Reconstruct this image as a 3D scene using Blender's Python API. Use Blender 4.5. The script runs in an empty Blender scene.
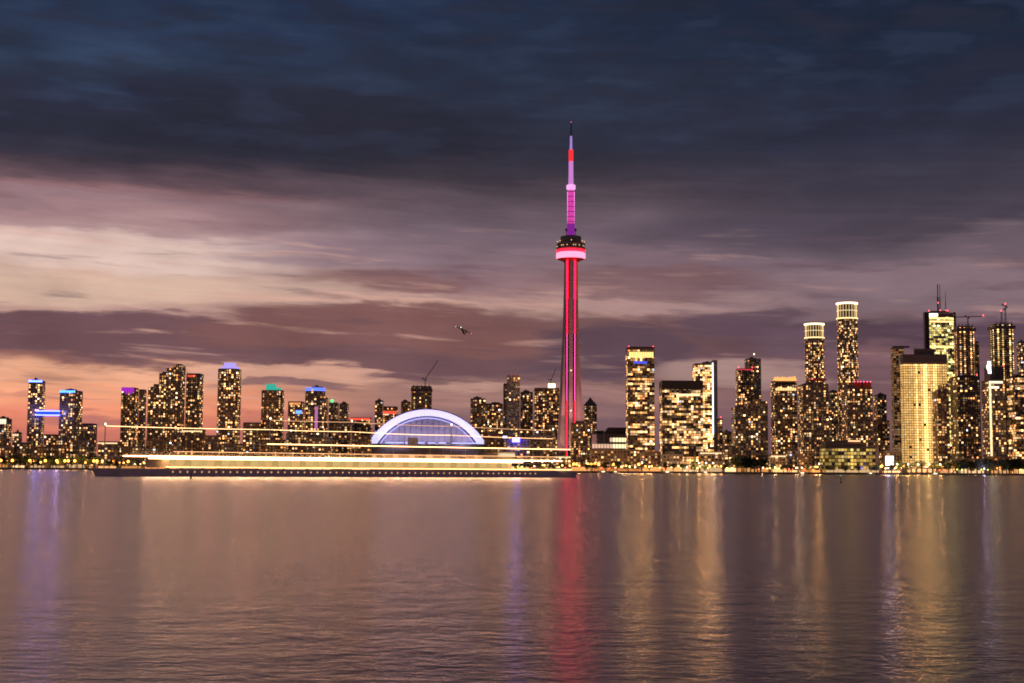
import bpy, math, random
from mathutils import Vector, Matrix
R = math.radians
rnd = random.Random(11)
sc = bpy.context.scene
COL = sc.collection

# ------------------------------------------------------------------ camera
F = 1422.0                      # focal length in pixels (50 mm on 36 mm)
CX, CY = 512.0, 341.5
PITCH, ROLL, CAMH = R(5.21), R(0.345), 1.8
cd = bpy.data.cameras.new('camera'); cam = bpy.data.objects.new('camera', cd); COL.objects.link(cam)
cd.lens = 50.0; cd.sensor_width = 36.0; cd.clip_start = 0.1; cd.clip_end = 60000
CAMM = Matrix.Rotation(R(90)+PITCH, 3, 'X') @ Matrix.Rotation(ROLL, 3, 'Z')
cam.location = (0, 0, CAMH); cam.rotation_euler = CAMM.to_euler()
sc.camera = cam
def ray(px, py):
    return CAMM @ Vector(((px-CX)/F, -(py-CY)/F, -1.0))
def at(px, py, Y):
    d = ray(px, py); k = Y/d.y
    return Vector((d.x*k, Y, CAMH+d.z*k))
def on_water(px, py):
    d = ray(px, py); k = -CAMH/d.z
    return Vector((d.x*k, d.y*k, 0))
def ground_x(px, Y, z=2.0):      # X of the point at height z and depth Y seen in column px
    py = 471
    for _ in range(4):
        p = at(px, py, Y); py += (p.z-z)/Y*F
    return at(px, py, Y).x

# ------------------------------------------------------------------ render / view
sc.view_settings.view_transform = 'Standard'; sc.view_settings.look = 'None'
sc.view_settings.exposure = 0.0; sc.view_settings.gamma = 1.0; sc.view_settings.use_curve_mapping = False
sc.cycles.use_denoising = True
sc.cycles.max_bounces = 4; sc.cycles.diffuse_bounces = 2; sc.cycles.glossy_bounces = 3
sc.cycles.caustics_reflective = False; sc.cycles.caustics_refractive = False
sc.cycles.sample_clamp_indirect = 15.0; sc.cycles.sample_clamp_direct = 40.0
sc.cycles.pixel_filter_type = 'BLACKMAN_HARRIS'; sc.cycles.filter_width = 1.8

# ------------------------------------------------------------------ node helpers
def s2l(c):
    return tuple(((v/255)/12.92 if v/255 <= 0.04045 else ((v/255+0.055)/1.055)**2.4) for v in c)+(1.0,)
class NT:
    def __init__(s, nt): s.t = nt; s.n = nt.nodes; s.l = nt.links
    def new(s, k, **kw):
        x = s.n.new(k)
        for a, b in kw.items(): setattr(x, a, b)
        return x
    def put(s, sock, v):
        if isinstance(v, bpy.types.NodeSocket): s.l.new(v, sock)
        else: sock.default_value = v
    def m(s, op, a, b=0.0, c=0.0, clamp=False):
        x = s.new('ShaderNodeMath', operation=op, use_clamp=clamp)
        s.put(x.inputs[0], a); s.put(x.inputs[1], b); s.put(x.inputs[2], c)
        return x.outputs[0]
    def mix(s, f, a, b, blend='MIX'):
        x = s.new('ShaderNodeMix', data_type='RGBA', blend_type=blend)
        s.put(x.inputs[0], f); s.put(x.inputs[6], a); s.put(x.inputs[7], b)
        return x.outputs[2]
    def xyz(s, a, b, c):
        x = s.new('ShaderNodeCombineXYZ')
        s.put(x.inputs[0], a); s.put(x.inputs[1], b); s.put(x.inputs[2], c)
        return x.outputs[0]
    def noise(s, vec, scale=1.0, detail=4.0, rough=0.5, dist=0.0):
        x = s.new('ShaderNodeTexNoise'); s.put(x.inputs['Vector'], vec)
        x.inputs['Scale'].default_value = scale; x.inputs['Detail'].default_value = detail
        x.inputs['Roughness'].default_value = rough; x.inputs['Distortion'].default_value = dist
        return x.outputs['Fac']
    def ramp(s, f, stops):
        x = s.new('ShaderNodeValToRGB'); s.put(x.inputs[0], f); e = x.color_ramp.elements
        while len(e) > 1: e.remove(e[-1])
        e[0].position = stops[0][0]; e[0].color = stops[0][1]
        for p, c in stops[1:]:
            k = e.new(p); k.color = c
        return x.outputs[0]
    def smooth(s, v, a, b):
        x = s.new('ShaderNodeMapRange', interpolation_type='SMOOTHSTEP')
        s.put(x.inputs[0], v); x.inputs[1].default_value = a; x.inputs[2].default_value = b
        return x.outputs[0]

# ------------------------------------------------------------------ world: dusk sky with drifting cloud decks
w = bpy.data.worlds.new('World'); sc.world = w; w.use_nodes = True
T = NT(w.node_tree); T.n.clear()
tc = T.new('ShaderNodeTexCoord'); sep = T.new('ShaderNodeSeparateXYZ'); T.l.new(tc.outputs['Generated'], sep.inputs[0])
az = T.m('MULTIPLY', T.m('ARCTAN2', sep.outputs[0], sep.outputs[1]), 180/math.pi)
el = T.m('MULTIPLY', T.m('ARCSINE', sep.outputs[2]), 180/math.pi)
az = T.m('MINIMUM', T.m('MAXIMUM', az, -60.0), 60.0)
U = T.m('ADD', T.m('MULTIPLY', az, 24.8), 512.0)        # azimuth and elevation in units of 1/24.8 degree
V = T.m('SUBTRACT', 471.0, T.m('MULTIPLY', el, 24.8))
VS = T.m('ADD', V, T.m('MULTIPLY', U, -.045))     # the wind slants the streaks a little
nb = T.noise(T.xyz(T.m('DIVIDE', U, 200.0), T.m('DIVIDE', V, 42.0), 3.1), 1, 5, 0.55, .4)
nf = T.noise(T.xyz(T.m('DIVIDE', U, 75.0), T.m('DIVIDE', VS, 9.0), 7.7), 1, 4, 0.55, 0.3)
nu = T.noise(T.xyz(T.m('DIVIDE', U, 150.0), T.m('DIVIDE', V, 40.0), 21.0), 1, 3, 0.5)
Vw = T.m('ADD', T.m('ADD', V, T.m('MULTIPLY', T.m('SUBTRACT', nb, 0.5), 46.0)), T.m('MULTIPLY', T.m('SUBTRACT', nf, 0.5), 20.0))
Uw = T.m('ADD', U, T.m('MULTIPLY', T.m('SUBTRACT', nu, 0.5), 150.0))
t = T.m('DIVIDE', Vw, 480.0, clamp=True)
def rampof(lst): return T.ramp(t, [(max(0, y/480), s2l(c)) for y, c in lst])
LEFT = [(0,(37,50,76)),(60,(42,54,79)),(88,(46,57,80)),(108,(40,43,62)),(150,(42,42,57)),(176,(58,51,63)),(196,(98,76,84)),(206,(140,104,108)),
        (213,(146,116,122)),(228,(152,118,122)),(246,(198,164,162)),(272,(206,172,162)),(292,(216,182,162)),(310,(212,176,158)),(318,(190,150,140)),
        (326,(110,80,86)),(356,(116,78,82)),(366,(150,102,94)),(374,(232,170,138)),(392,(240,168,132)),(420,(238,140,112)),(440,(205,118,102)),(480,(165,102,98))]
MID = [(0,(33,44,67)),(50,(37,46,67)),(100,(42,48,67)),(150,(44,42,56)),(180,(62,54,64)),(205,(95,79,88)),(230,(114,96,107)),(255,(128,105,114)),
       (280,(136,107,113)),(295,(158,122,122)),(304,(186,148,138)),(314,(124,88,88)),(345,(118,83,83)),(372,(106,78,84)),(384,(150,112,106)),(400,(165,122,114)),(420,(122,92,100)),(480,(112,82,86))]
RIGHT = [(0,(27,36,56)),(60,(31,40,59)),(100,(37,42,61)),(150,(48,48,65)),(200,(66,60,73)),(240,(80,70,82)),(265,(108,91,101)),(285,(116,92,100)),
         (300,(130,108,116)),(315,(124,100,108)),(326,(88,68,80)),(345,(90,68,80)),(362,(112,82,90)),(400,(122,90,96)),(480,(110,80,85))]
c = T.mix(T.smooth(Uw, 130, 470), rampof(LEFT), rampof(MID))
c = T.mix(T.smooth(Uw, 540, 840), c, rampof(RIGHT))
def blob(c, x, y, rx, ry, col, k=1.0, soft=1.0):
    a = T.m('DIVIDE', T.m('SUBTRACT', Uw, float(x)), float(rx)); b = T.m('DIVIDE', T.m('SUBTRACT', Vw, float(y)), float(ry))
    r2 = T.m('ADD', T.m('MULTIPLY', a, a), T.m('MULTIPLY', b, b))
    f = T.m('MULTIPLY', T.m('SUBTRACT', 1.0, T.smooth(r2, 1.0-0.75*soft if soft < 1.2 else 0.0, 1.0+0.55*soft)), k)
    return T.mix(f, c, s2l(col))
for b in [(110,82,70,22,(54,70,98),.6),(20,115,60,12,(50,54,76),.6),(330,20,150,26,(38,50,78),.5),(300,135,190,34,(41,40,54),.6),(690,120,150,40,(46,52,70),.35),
          (60,232,150,12,(172,135,138),.45),(110,264,190,20,(228,198,186),.75),(350,255,120,16,(136,112,124),.65),(390,284,90,12,(126,88,88),.75),
          (330,305,150,6,(214,168,152),.6),(120,342,270,21,(110,78,84),.9,.5),(400,335,190,26,(126,86,84),.85,.6),(330,362,240,13,(112,80,86),.85,.6),
          (300,377,110,8,(222,168,146),.8),(290,388,70,4,(128,95,102),.8),(130,405,170,16,(250,160,122),.5),(60,398,60,3,(196,130,112),.7),(890,282,150,14,(142,118,126),.6),(700,268,120,10,(128,104,114),.5),(90,424,60,7,(166,108,104),.7),
          (650,285,110,14,(120,88,92),.6),(640,305,90,5,(166,132,130),.7),(620,350,75,30,(92,70,82),.9,.6),(735,322,60,15,(94,72,84),.85,.7),
          (725,374,75,15,(172,138,132),.85),(600,395,40,6,(150,112,112),.7),(590,378,30,4,(112,84,94),.5),(880,318,80,7,(138,110,114),.4),(790,345,40,18,(104,80,92),.8),
          (900,360,60,12,(128,94,100),.7),(760,238,160,18,(78,68,82),.5),(990,250,60,22,(116,98,108),.6),(960,330,80,14,(92,70,84),.8),(480,383,60,4,(186,142,130),.7)]:
    c = blob(c, *b)
n5 = T.noise(T.xyz(T.m('DIVIDE', U, 95.0), T.m('DIVIDE', V, 26.0), 55.0), 1, 4, 0.5, .15)
up = T.m('SUBTRACT', 1.0, T.smooth(V, 120, 205))
c = T.mix(T.m('MULTIPLY', T.m('MULTIPLY', T.smooth(n5, .46, .64), up), .5), c, s2l((43,43,57)))
c = T.mix(T.m('MULTIPLY', T.m('MULTIPLY', T.smooth(n5, .50, .36), up), .25), c, s2l((56,66,90)))
n6 = T.noise(T.xyz(T.m('DIVIDE', U, 130.0), T.m('DIVIDE', VS, 12.0), 12.0), 1, 5, 0.55, .25)
band = T.m('MULTIPLY', T.smooth(V, 215, 265), T.m('SUBTRACT', 1.0, T.smooth(V, 385, 430)))
pk = T.m('ADD', 0.22, T.m('MULTIPLY', T.m('SUBTRACT', 1.0, T.smooth(U, 150, 900)), .38))
c = T.mix(T.m('MULTIPLY', T.m('MULTIPLY', T.smooth(n6, .56, .74), band), pk), c, s2l((214,166,150)))
c = T.mix(T.m('MULTIPLY', T.m('MULTIPLY', T.smooth(n6, .46, .30), band), .42), c, s2l((98,74,86)))
# fine wind-drawn streaks
st = T.noise(T.xyz(T.m('DIVIDE', U, 190.0), T.m('DIVIDE', VS, 7.0), 41.0), 1, 4, 0.6, 0.4)
stm = T.m('ADD', 0.85, T.m('MULTIPLY', st, 0.30))
lum = T.noise(T.xyz(T.m('DIVIDE', U, 120.0), T.m('DIVIDE', V, 38.0), 90.0), 1, 5, 0.55, 0.5)
stm = T.m('MULTIPLY', stm, T.m('ADD', 0.68, T.m('MULTIPLY', lum, 0.64)))
gx = T.new('ShaderNodeVectorMath', operation='SCALE'); T.l.new(c, gx.inputs[0]); T.l.new(stm, gx.inputs['Scale'])
sky = T.new('ShaderNodeTexSky', sky_type='NISHITA'); sky.sun_disc = False
sky.sun_elevation = R(-4); sky.sun_rotation = R(-38); sky.altitude = 80
bg1 = T.new('ShaderNodeBackground'); T.l.new(gx.outputs[0], bg1.inputs[0]); bg1.inputs[1].default_value = 1.0
bg2 = T.new('ShaderNodeBackground'); T.l.new(sky.outputs[0], bg2.inputs[0]); bg2.inputs[1].default_value = 0.03
add = T.new('ShaderNodeAddShader'); T.l.new(bg1.outputs[0], add.inputs[0]); T.l.new(bg2.outputs[0], add.inputs[1])
out = T.new('ShaderNodeOutputWorld'); T.l.new(add.outputs[0], out.inputs[0])

# the last light of the set sun, low at the left behind the city
sd = bpy.data.lights.new('sun', 'SUN'); sd.energy = 0.06; sd.angle = R(12); sd.color = (1, .62, .45)
so = bpy.data.objects.new('sun', sd); COL.objects.link(so); so.rotation_euler = (R(84), 0, R(70))

# ------------------------------------------------------------------ materials
def pmat(name, base, rough=0.7, metal=0.0, var=0.0, scale=0.2, spec=0.5):
    m = bpy.data.materials.new(name); m.use_nodes = True; t = NT(m.node_tree)
    b = t.n['Principled BSDF']; b.inputs['Roughness'].default_value = rough; b.inputs['Metallic'].default_value = metal
    b.inputs['Specular IOR Level'].default_value = spec
    if var:
        o = t.new('ShaderNodeTexCoord'); n = t.noise(o.outputs['Object'], scale, 4)
        cc = t.mix(n, tuple(v*(1-var) for v in base)+(1,), tuple(min(1, v*(1+var)) for v in base)+(1,))
        t.l.new(cc, b.inputs['Base Color'])
    else: b.inputs['Base Color'].default_value = tuple(base)+(1,)
    return m
def emat(name, col, s, nee=False):
    m = bpy.data.materials.new(name); m.use_nodes = True; t = NT(m.node_tree); t.n.clear()
    e = t.new('ShaderNodeEmission'); e.inputs[0].default_value = tuple(col)+(1,); e.inputs[1].default_value = s
    o = t.new('ShaderNodeOutputMaterial'); t.l.new(e.outputs[0], o.inputs[0])
    m.cycles.emission_sampling = 'AUTO' if nee else 'NONE'
    return m
M = dict(
    brick=pmat('brick', (.24,.15,.12), .85, 0, .25), beige=pmat('beige_concrete', (.34,.28,.24), .8, 0, .2),
    grey=pmat('grey_concrete', (.24,.22,.22), .8, 0, .25), dark=pmat('dark_cladding', (.14,.115,.12), .5, 0, .3),
    black=pmat('black_steel', (.045,.04,.045), .4, .3, .3), white=pmat('white_precast', (.6,.57,.55), .6, 0, .12),
    glass=pmat('dark_glass', (.02,.022,.03), .12, 0, .3, .05, .8), bronze=pmat('bronze_cladding', (.22,.145,.11), .45, .3, .25),
    concrete=pmat('tower_concrete', (.42,.36,.34), .85, 0, .12, .06), steel=pmat('galvanised_steel', (.3,.3,.32), .4, .8, .2),
    ground=pmat('ground_soil', (.05,.05,.045), .95, 0, .4, .02), stone=pmat('seawall_stone', (.2,.18,.17), .9, 0, .3, .3),
    leaf=pmat('leaves', (.05,.085,.03), .7, 0, .5, .6), leafd=pmat('dark_leaves', (.035,.055,.025), .7, 0, .5, .6),
    bark=pmat('bark', (.07,.05,.04), .9, 0, .3, 2), hull=pmat('pale_hull_paint', (.72,.66,.80), .4, 0, .1),
    cream=pmat('cream_paint', (.75,.7,.6), .45, 0, .08), roofm=pmat('roof_membrane', (.8,.8,.82), .6, 0, .06, .1),
    redp=pmat('red_paint', (.45,.05,.04), .5, 0, .2),
)
def attr_emit(name, objcol):
    m = bpy.data.materials.new(name); m.use_nodes = True; t = NT(m.node_tree); t.n.clear()
    e = t.new('ShaderNodeEmission')
    if objcol: s = t.new('ShaderNodeObjectInfo').outputs['Color']
    else:
        a = t.new('ShaderNodeAttribute'); a.attribute_name = 'lit'; s = a.outputs['Color']
    t.l.new(s, e.inputs[0]); e.inputs[1].default_value = 1.0
    o = t.new('ShaderNodeOutputMaterial'); t.l.new(e.outputs[0], o.inputs[0])
    m.cycles.emission_sampling = 'NONE'
    return m
M['lit'] = attr_emit('lit_room', False); M['litobj'] = attr_emit('lit_window', True)
EM = {}
def E(col, s, nee=False):
    k = (tuple(col), s, nee)
    if k not in EM: EM[k] = emat('light_%03d' % len(EM), col, s, nee)
    return EM[k]

# ------------------------------------------------------------------ object helpers
def put(name, mesh, parent=None, loc=(0,0,0), rz=0):
    o = bpy.data.objects.new(name, mesh); COL.objects.link(o); o.location = loc; o.rotation_euler = (0,0,rz)
    if parent: o.parent = parent
    return o
def thing(name, label, cat, loc=(0,0,0), rz=0, group=None):
    o = put(name, None, None, loc, rz); o['label'] = label; o['category'] = cat
    if group: o['group'] = group
    o.empty_display_size = 1
    return o
def tag(o, label=None, cat=None, group=None, kind=None):
    for k, v in (('label', label), ('category', cat), ('group', group), ('kind', kind)):
        if v: o[k] = v
    return o
class MB:
    def __init__(s): s.v = []; s.f = []; s.mi = []; s.c = []
    def quad(s, p, mi=0, col=None):
        n = len(s.v); s.v += [tuple(q) for q in p]; s.f.append(tuple(range(n, n+len(p)))); s.mi.append(mi); s.c.append(col)
    def box(s, x0, x1, y0, y1, z0, z1, mi=0):
        n = len(s.v); s.v += [(x0,y0,z0),(x1,y0,z0),(x1,y1,z0),(x0,y1,z0),(x0,y0,z1),(x1,y0,z1),(x1,y1,z1),(x0,y1,z1)]
        for f in ((0,3,2,1),(4,5,6,7),(0,1,5,4),(1,2,6,5),(2,3,7,6),(3,0,4,7)):
            s.f.append(tuple(n+i for i in f)); s.mi.append(mi); s.c.append(None)
        return s
    def prism(s, poly, z0, z1, mi=0, top=None):
        n = len(s.v); k = len(poly); top = top or poly
        s.v += [(p[0],p[1],z0) for p in poly]+[(p[0],p[1],z1) for p in top]
        for i in range(k):
            j = (i+1) % k; s.f.append((n+i,n+j,n+k+j,n+k+i)); s.mi.append(mi); s.c.append(None)
        s.f.append(tuple(n+k+i for i in range(k))); s.mi.append(mi); s.c.append(None)
        s.f.append(tuple(n+k-1-i for i in range(k))); s.mi.append(mi); s.c.append(None)
        return s
    def lathe(s, prof, n=24, mi=0, cx=0, cy=0):
        b = len(s.v)
        for r, z in prof:
            for i in range(n):
                a = 2*math.pi*i/n; s.v.append((cx+r*math.cos(a), cy+r*math.sin(a), z))
        for k in range(len(prof)-1):
            for i in range(n):
                j = (i+1) % n
                s.f.append((b+k*n+i, b+k*n+j, b+(k+1)*n+j, b+(k+1)*n+i)); s.mi.append(mi); s.c.append(None)
        return s
    def tube(s, a, b, r, n=6, mi=0):
        a = Vector(a); b = Vector(b); d = (b-a).normalized()
        u = d.cross(Vector((0,0,1)) if abs(d.z) < .9 else Vector((1,0,0))).normalized(); v = d.cross(u)
        k = len(s.v)
        for p in (a, b):
            for i in range(n):
                t = 2*math.pi*i/n; s.v.append(tuple(p+(u*math.cos(t)+v*math.sin(t))*r))
        for i in range(n):
            j = (i+1) % n; s.f.append((k+i,k+j,k+n+j,k+n+i)); s.mi.append(mi); s.c.append(None)
        s.f.append(tuple(k+i for i in range(n))); s.f.append(tuple(k+n+i for i in range(n))); s.mi += [mi,mi]; s.c += [None,None]
        return s
    def mesh(s, name, mats):
        m = bpy.data.meshes.new(name); m.from_pydata(s.v, [], s.f)
        for k in (mats if isinstance(mats, (list, tuple)) else [mats]): m.materials.append(k)
        m.polygons.foreach_set('material_index', s.mi)
        if any(c is not None for c in s.c):
            a = m.color_attributes.new('lit', 'FLOAT_COLOR', 'CORNER'); buf = []
            for f, c in zip(s.f, s.c):
                buf += list((c or (0,0,0))[:3]+(1.0,))*len(f)
            a.data.foreach_set('color', buf)
        m.update(); return m
    def build(s, name, mats, parent=None, loc=(0,0,0), rz=0):
        return put(name, s.mesh(name, mats), parent, loc, rz)
def copy_tree(o, parent=None):
    c = o.copy(); COL.objects.link(c)
    if parent: c.parent = parent
    for ch in list(o.children): copy_tree(ch, c)
    return c

# ------------------------------------------------------------------ setting: lake and land
SHORE = 1800.0
GZ = 2.2
wm = bpy.data.materials.new('lake_water'); wm.use_nodes = True; t = NT(wm.node_tree); b = t.n['Principled BSDF']
b.inputs['Base Color'].default_value = (.022,.020,.060,1); b.inputs['Roughness'].default_value = .20; b.inputs['Specular Tint'].default_value = (.66,.62,.90,1)
b.inputs['IOR'].default_value = 1.33; b.inputs['Specular IOR Level'].default_value = .5
g = t.new('ShaderNodeNewGeometry')
mp = t.new('ShaderNodeMapping'); t.l.new(g.outputs['Position'], mp.inputs[0]); mp.inputs['Scale'].default_value = (.8,1.0,1)
h1 = t.noise(mp.outputs[0], 4.6, 4, .6); h2 = t.noise(mp.outputs[0], 1.1, 3, .5)
bp = t.new('ShaderNodeBump'); bp.inputs['Distance'].default_value = .015
sp_ = t.new('ShaderNodeSeparateXYZ'); t.l.new(g.outputs['Position'], sp_.inputs[0])
calm = t.m('SUBTRACT', 1.0, t.smooth(sp_.outputs[1], 25, 330)); t.l.new(t.m('ADD', t.m('MULTIPLY', calm, .95), .05), bp.inputs['Strength'])
t.l.new(t.m('ADD', h1, t.m('MULTIPLY', h2, 1.5)), bp.inputs['Height'])
mp2 = t.new('ShaderNodeMapping'); t.l.new(g.outputs['Position'], mp2.inputs[0]); mp2.inputs['Scale'].default_value = (.42,.13,1)
mp3 = t.new('ShaderNodeMapping'); t.l.new(g.outputs['Position'], mp3.inputs[0]); mp3.inputs['Scale'].default_value = (.12,.03,1)
h3 = t.noise(mp2.outputs[0], 1.0, 4, .65); h4 = t.noise(mp3.outputs[0], 1.0, 4, .6)
bp2 = t.new('ShaderNodeBump'); bp2.inputs['Distance'].default_value = .16
t.l.new(t.m('MULTIPLY', t.m('ADD', .14, t.smooth(sp_.outputs[1], 20, 95)), t.m('SUBTRACT', 1.0, t.smooth(sp_.outputs[1], 60, 420))), bp2.inputs['Strength'])
t.l.new(t.m('ADD', h3, t.m('MULTIPLY', h4, .9)), bp2.inputs['Height']); t.l.new(bp.outputs[0], bp2.inputs['Normal']); t.l.new(bp2.outputs[0], b.inputs['Normal'])
wb = MB(); wb.quad([(-30000,-400,0),(30000,-400,0),(30000,SHORE+5,0),(-30000,SHORE+5,0)])
tag(wb.build('water', wm), kind='structure')
gb = MB(); gb.quad([(-30000,SHORE,GZ),(30000,SHORE,GZ),(30000,40000,GZ),(-30000,40000,GZ)])
tag(gb.build('ground', M['ground']), kind='structure')
kb = MB(); kb.box(-4000,4000,SHORE-1.2,SHORE,-1,GZ+.25)
tag(kb.build('shore_embankment', M['stone']), kind='structure')
# waterfront road
rb = MB(); rb.quad([(-3000,SHORE+46,GZ+.006),(3000,SHORE+46,GZ+.006),(3000,SHORE+60,GZ+.006),(-3000,SHORE+60,GZ+.006)])
tag(rb.build('road', pmat('asphalt', (.05,.05,.05), .9, 0, .2)), kind='structure')

# ------------------------------------------------------------------ towers
WARM = [((1,.49,.17),6),((1,.57,.25),5),((1,.37,.10),4),((1,.70,.42),1.5),((.85,.9,1),.2)]
def pick(pal):
    x = rnd.random()*sum(k for _, k in pal)
    for c, k in pal:
        x -= k
        if x <= 0: return c
    return pal[0][0]
def bright(c, gain=1.0):
    k = gain*.85*math.exp(rnd.gauss(-.1, .85)); k = min(k, 5)
    return (c[0]*k, c[1]*k, c[2]*k)
winmesh = None
def unit_window():
    global winmesh
    if not winmesh:
        m = MB(); m.quad([(-.5,-.09,-.5),(.5,-.09,-.5),(.5,-.09,.5),(-.5,-.09,.5)])
        m.quad([(-.5,-.09,.5),(.5,-.09,.5),(.5,0,.5),(-.5,0,.5)]); m.quad([(-.5,-.09,-.5),(-.5,0,-.5),(.5,0,-.5),(.5,-.09,-.5)])
        m.quad([(-.5,-.09,-.5),(-.5,-.09,.5),(-.5,0,.5),(-.5,0,-.5)]); m.quad([(.5,-.09,-.5),(.5,0,-.5),(.5,0,.5),(.5,-.09,.5)])
        winmesh = m.mesh('window', M['litobj'])
    return winmesh
def boxpoly(x0, x1, y0, y1): return [(x0,y0),(x1,y0),(x1,y1),(x0,y1)]
def roundpoly(cx, cy, rx, ry, n=20): return [(cx+rx*math.cos(2*math.pi*i/n-math.pi/2), cy+ry*math.sin(2*math.pi*i/n-math.pi/2)) for i in range(n)]
def facade(wall, panes, poly, z0, z1, bay, fl, style, lit, pal, gain, band=.28, bandh=.7, lobby=True, pier=False):
    nf = max(1, int((z1-z0)/fl)); fh = (z1-z0)/nf
    frow = [rnd.uniform(.55,1.45) for _ in range(nf)]
    for i in range(len(poly)):
        a = Vector(poly[i]); b = Vector(poly[(i+1) % len(poly)]); d = b-a; L = d.length
        if L < .6: continue
        d /= L; n = Vector((d.y, -d.x))
        if n.y > .35: continue
        nb = max(1, round(L/bay)); bw = L/nb
        ccol = [rnd.uniform(.45,1.55) for _ in range(nb)]
        for k in range(nf+1):         # floor bands, proud of the wall
            z = z0+k*fh
            if k == nf: z -= bandh/2
            p = [a, b, b+n*band, a+n*band]
            wall.prism([(q.x,q.y) for q in [a-n*.02, a+n*band, b+n*band, b-n*.02]], z-bandh/2 if k else z, z+bandh/2)
        if pier:
            for k in range(0, nb+1, 2):
                q = a+d*(bw*k); s = .35
                wall.prism([(q.x-d.x*s,q.y-d.y*s),(q.x-d.x*s+n.x*.34,q.y-d.y*s+n.y*.34),(q.x+d.x*s+n.x*.34,q.y+d.y*s+n.y*.34),(q.x+d.x*s,q.y+d.y*s)], z0+.05, z1-.05)
        for f in range(nf):
            run = 0
            for k in range(nb):
                on = False; gg = gain
                if style == 'res': on = rnd.random() < lit*.72*ccol[k]*frow[f]
                elif style == 'office':
                    if run > 0: on = True; run -= 1
                    elif rnd.random() < lit*.28*frow[f]**2: run = rnd.randint(1, 6); on = True
                elif style == 'full':
                    on = rnd.random() < lit; u_ = (k+.5)/nb
                    gg = gain*(.42+.9*math.exp(-((u_-.50)/.07)**2)+.7*math.exp(-((u_-.72)/.05)**2)+.5*math.exp(-((u_-.3)/.04)**2))*(1.5 if f == nf-1 else 1)
                elif style == 'cols': on = (k % 3 == 1) and rnd.random() < lit
                if lobby and f < 3: on = rnd.random() < .5; gg = gain*1.0
                col = None
                if on:
                    col = bright(pick(pal), gg*1.45)
                    if style == 'full': c_ = pick(pal); q_ = gg*rnd.uniform(.75,1.25); col = tuple(v*q_ for v in c_)
                elif rnd.random() < .6: c_ = pick(pal); q_ = rnd.uniform(.02,.22)**1.15; col = tuple(v*q_ for v in c_)
                cpt = a+d*(bw*(k+.5))
                panes.append([cpt.x, cpt.y, z0+(f+.5)*fh, n.x, n.y, bw*(.86 if style in ('full','office') else rnd.uniform(.5,.72)), (fh-bandh-.12)*(1 if style in ('full','office') else .85), col])
def finish(th, wall, wallmat, panes, nind):
    wall.build('wall', wallmat, th)
    lit = [p for p in panes if p[7]]
    lit.sort(key=lambda p: -(sum(p[7])*p[5]*(1.0 if p[4] < -.7 else .3)))
    ind = lit[:nind]; ids = set(id(p) for p in ind)
    pm = MB(); any_ = False
    for p in panes:
        if id(p) in ids: continue
        x, y, z, nx, ny, w_, h_, col = p; tx, ty = -ny, nx
        ox, oy = x+nx*.06, y+ny*.06; hw = w_/2; hh = h_/2
        pm.quad([(ox-tx*hw,oy-ty*hw,z-hh),(ox+tx*hw,oy+ty*hw,z-hh),(ox+tx*hw,oy+ty*hw,z+hh),(ox-tx*hw,oy-ty*hw,z+hh)], 1 if col else 0, col)
        any_ = True
    if any_: tag(pm.build('windows', [M['glass'], M['lit']], th), kind='stuff')
    for p in ind:
        x, y, z, nx, ny, w_, h_, col = p
        o = bpy.data.objects.new('window', unit_window()); COL.objects.link(o); o.parent = th
        o.location = (x, y, z); o.scale = (w_, 1, h_); o.rotation_euler = (0,0,math.atan2(nx, -ny)); o.color = (col[0],col[1],col[2],1)

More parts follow.
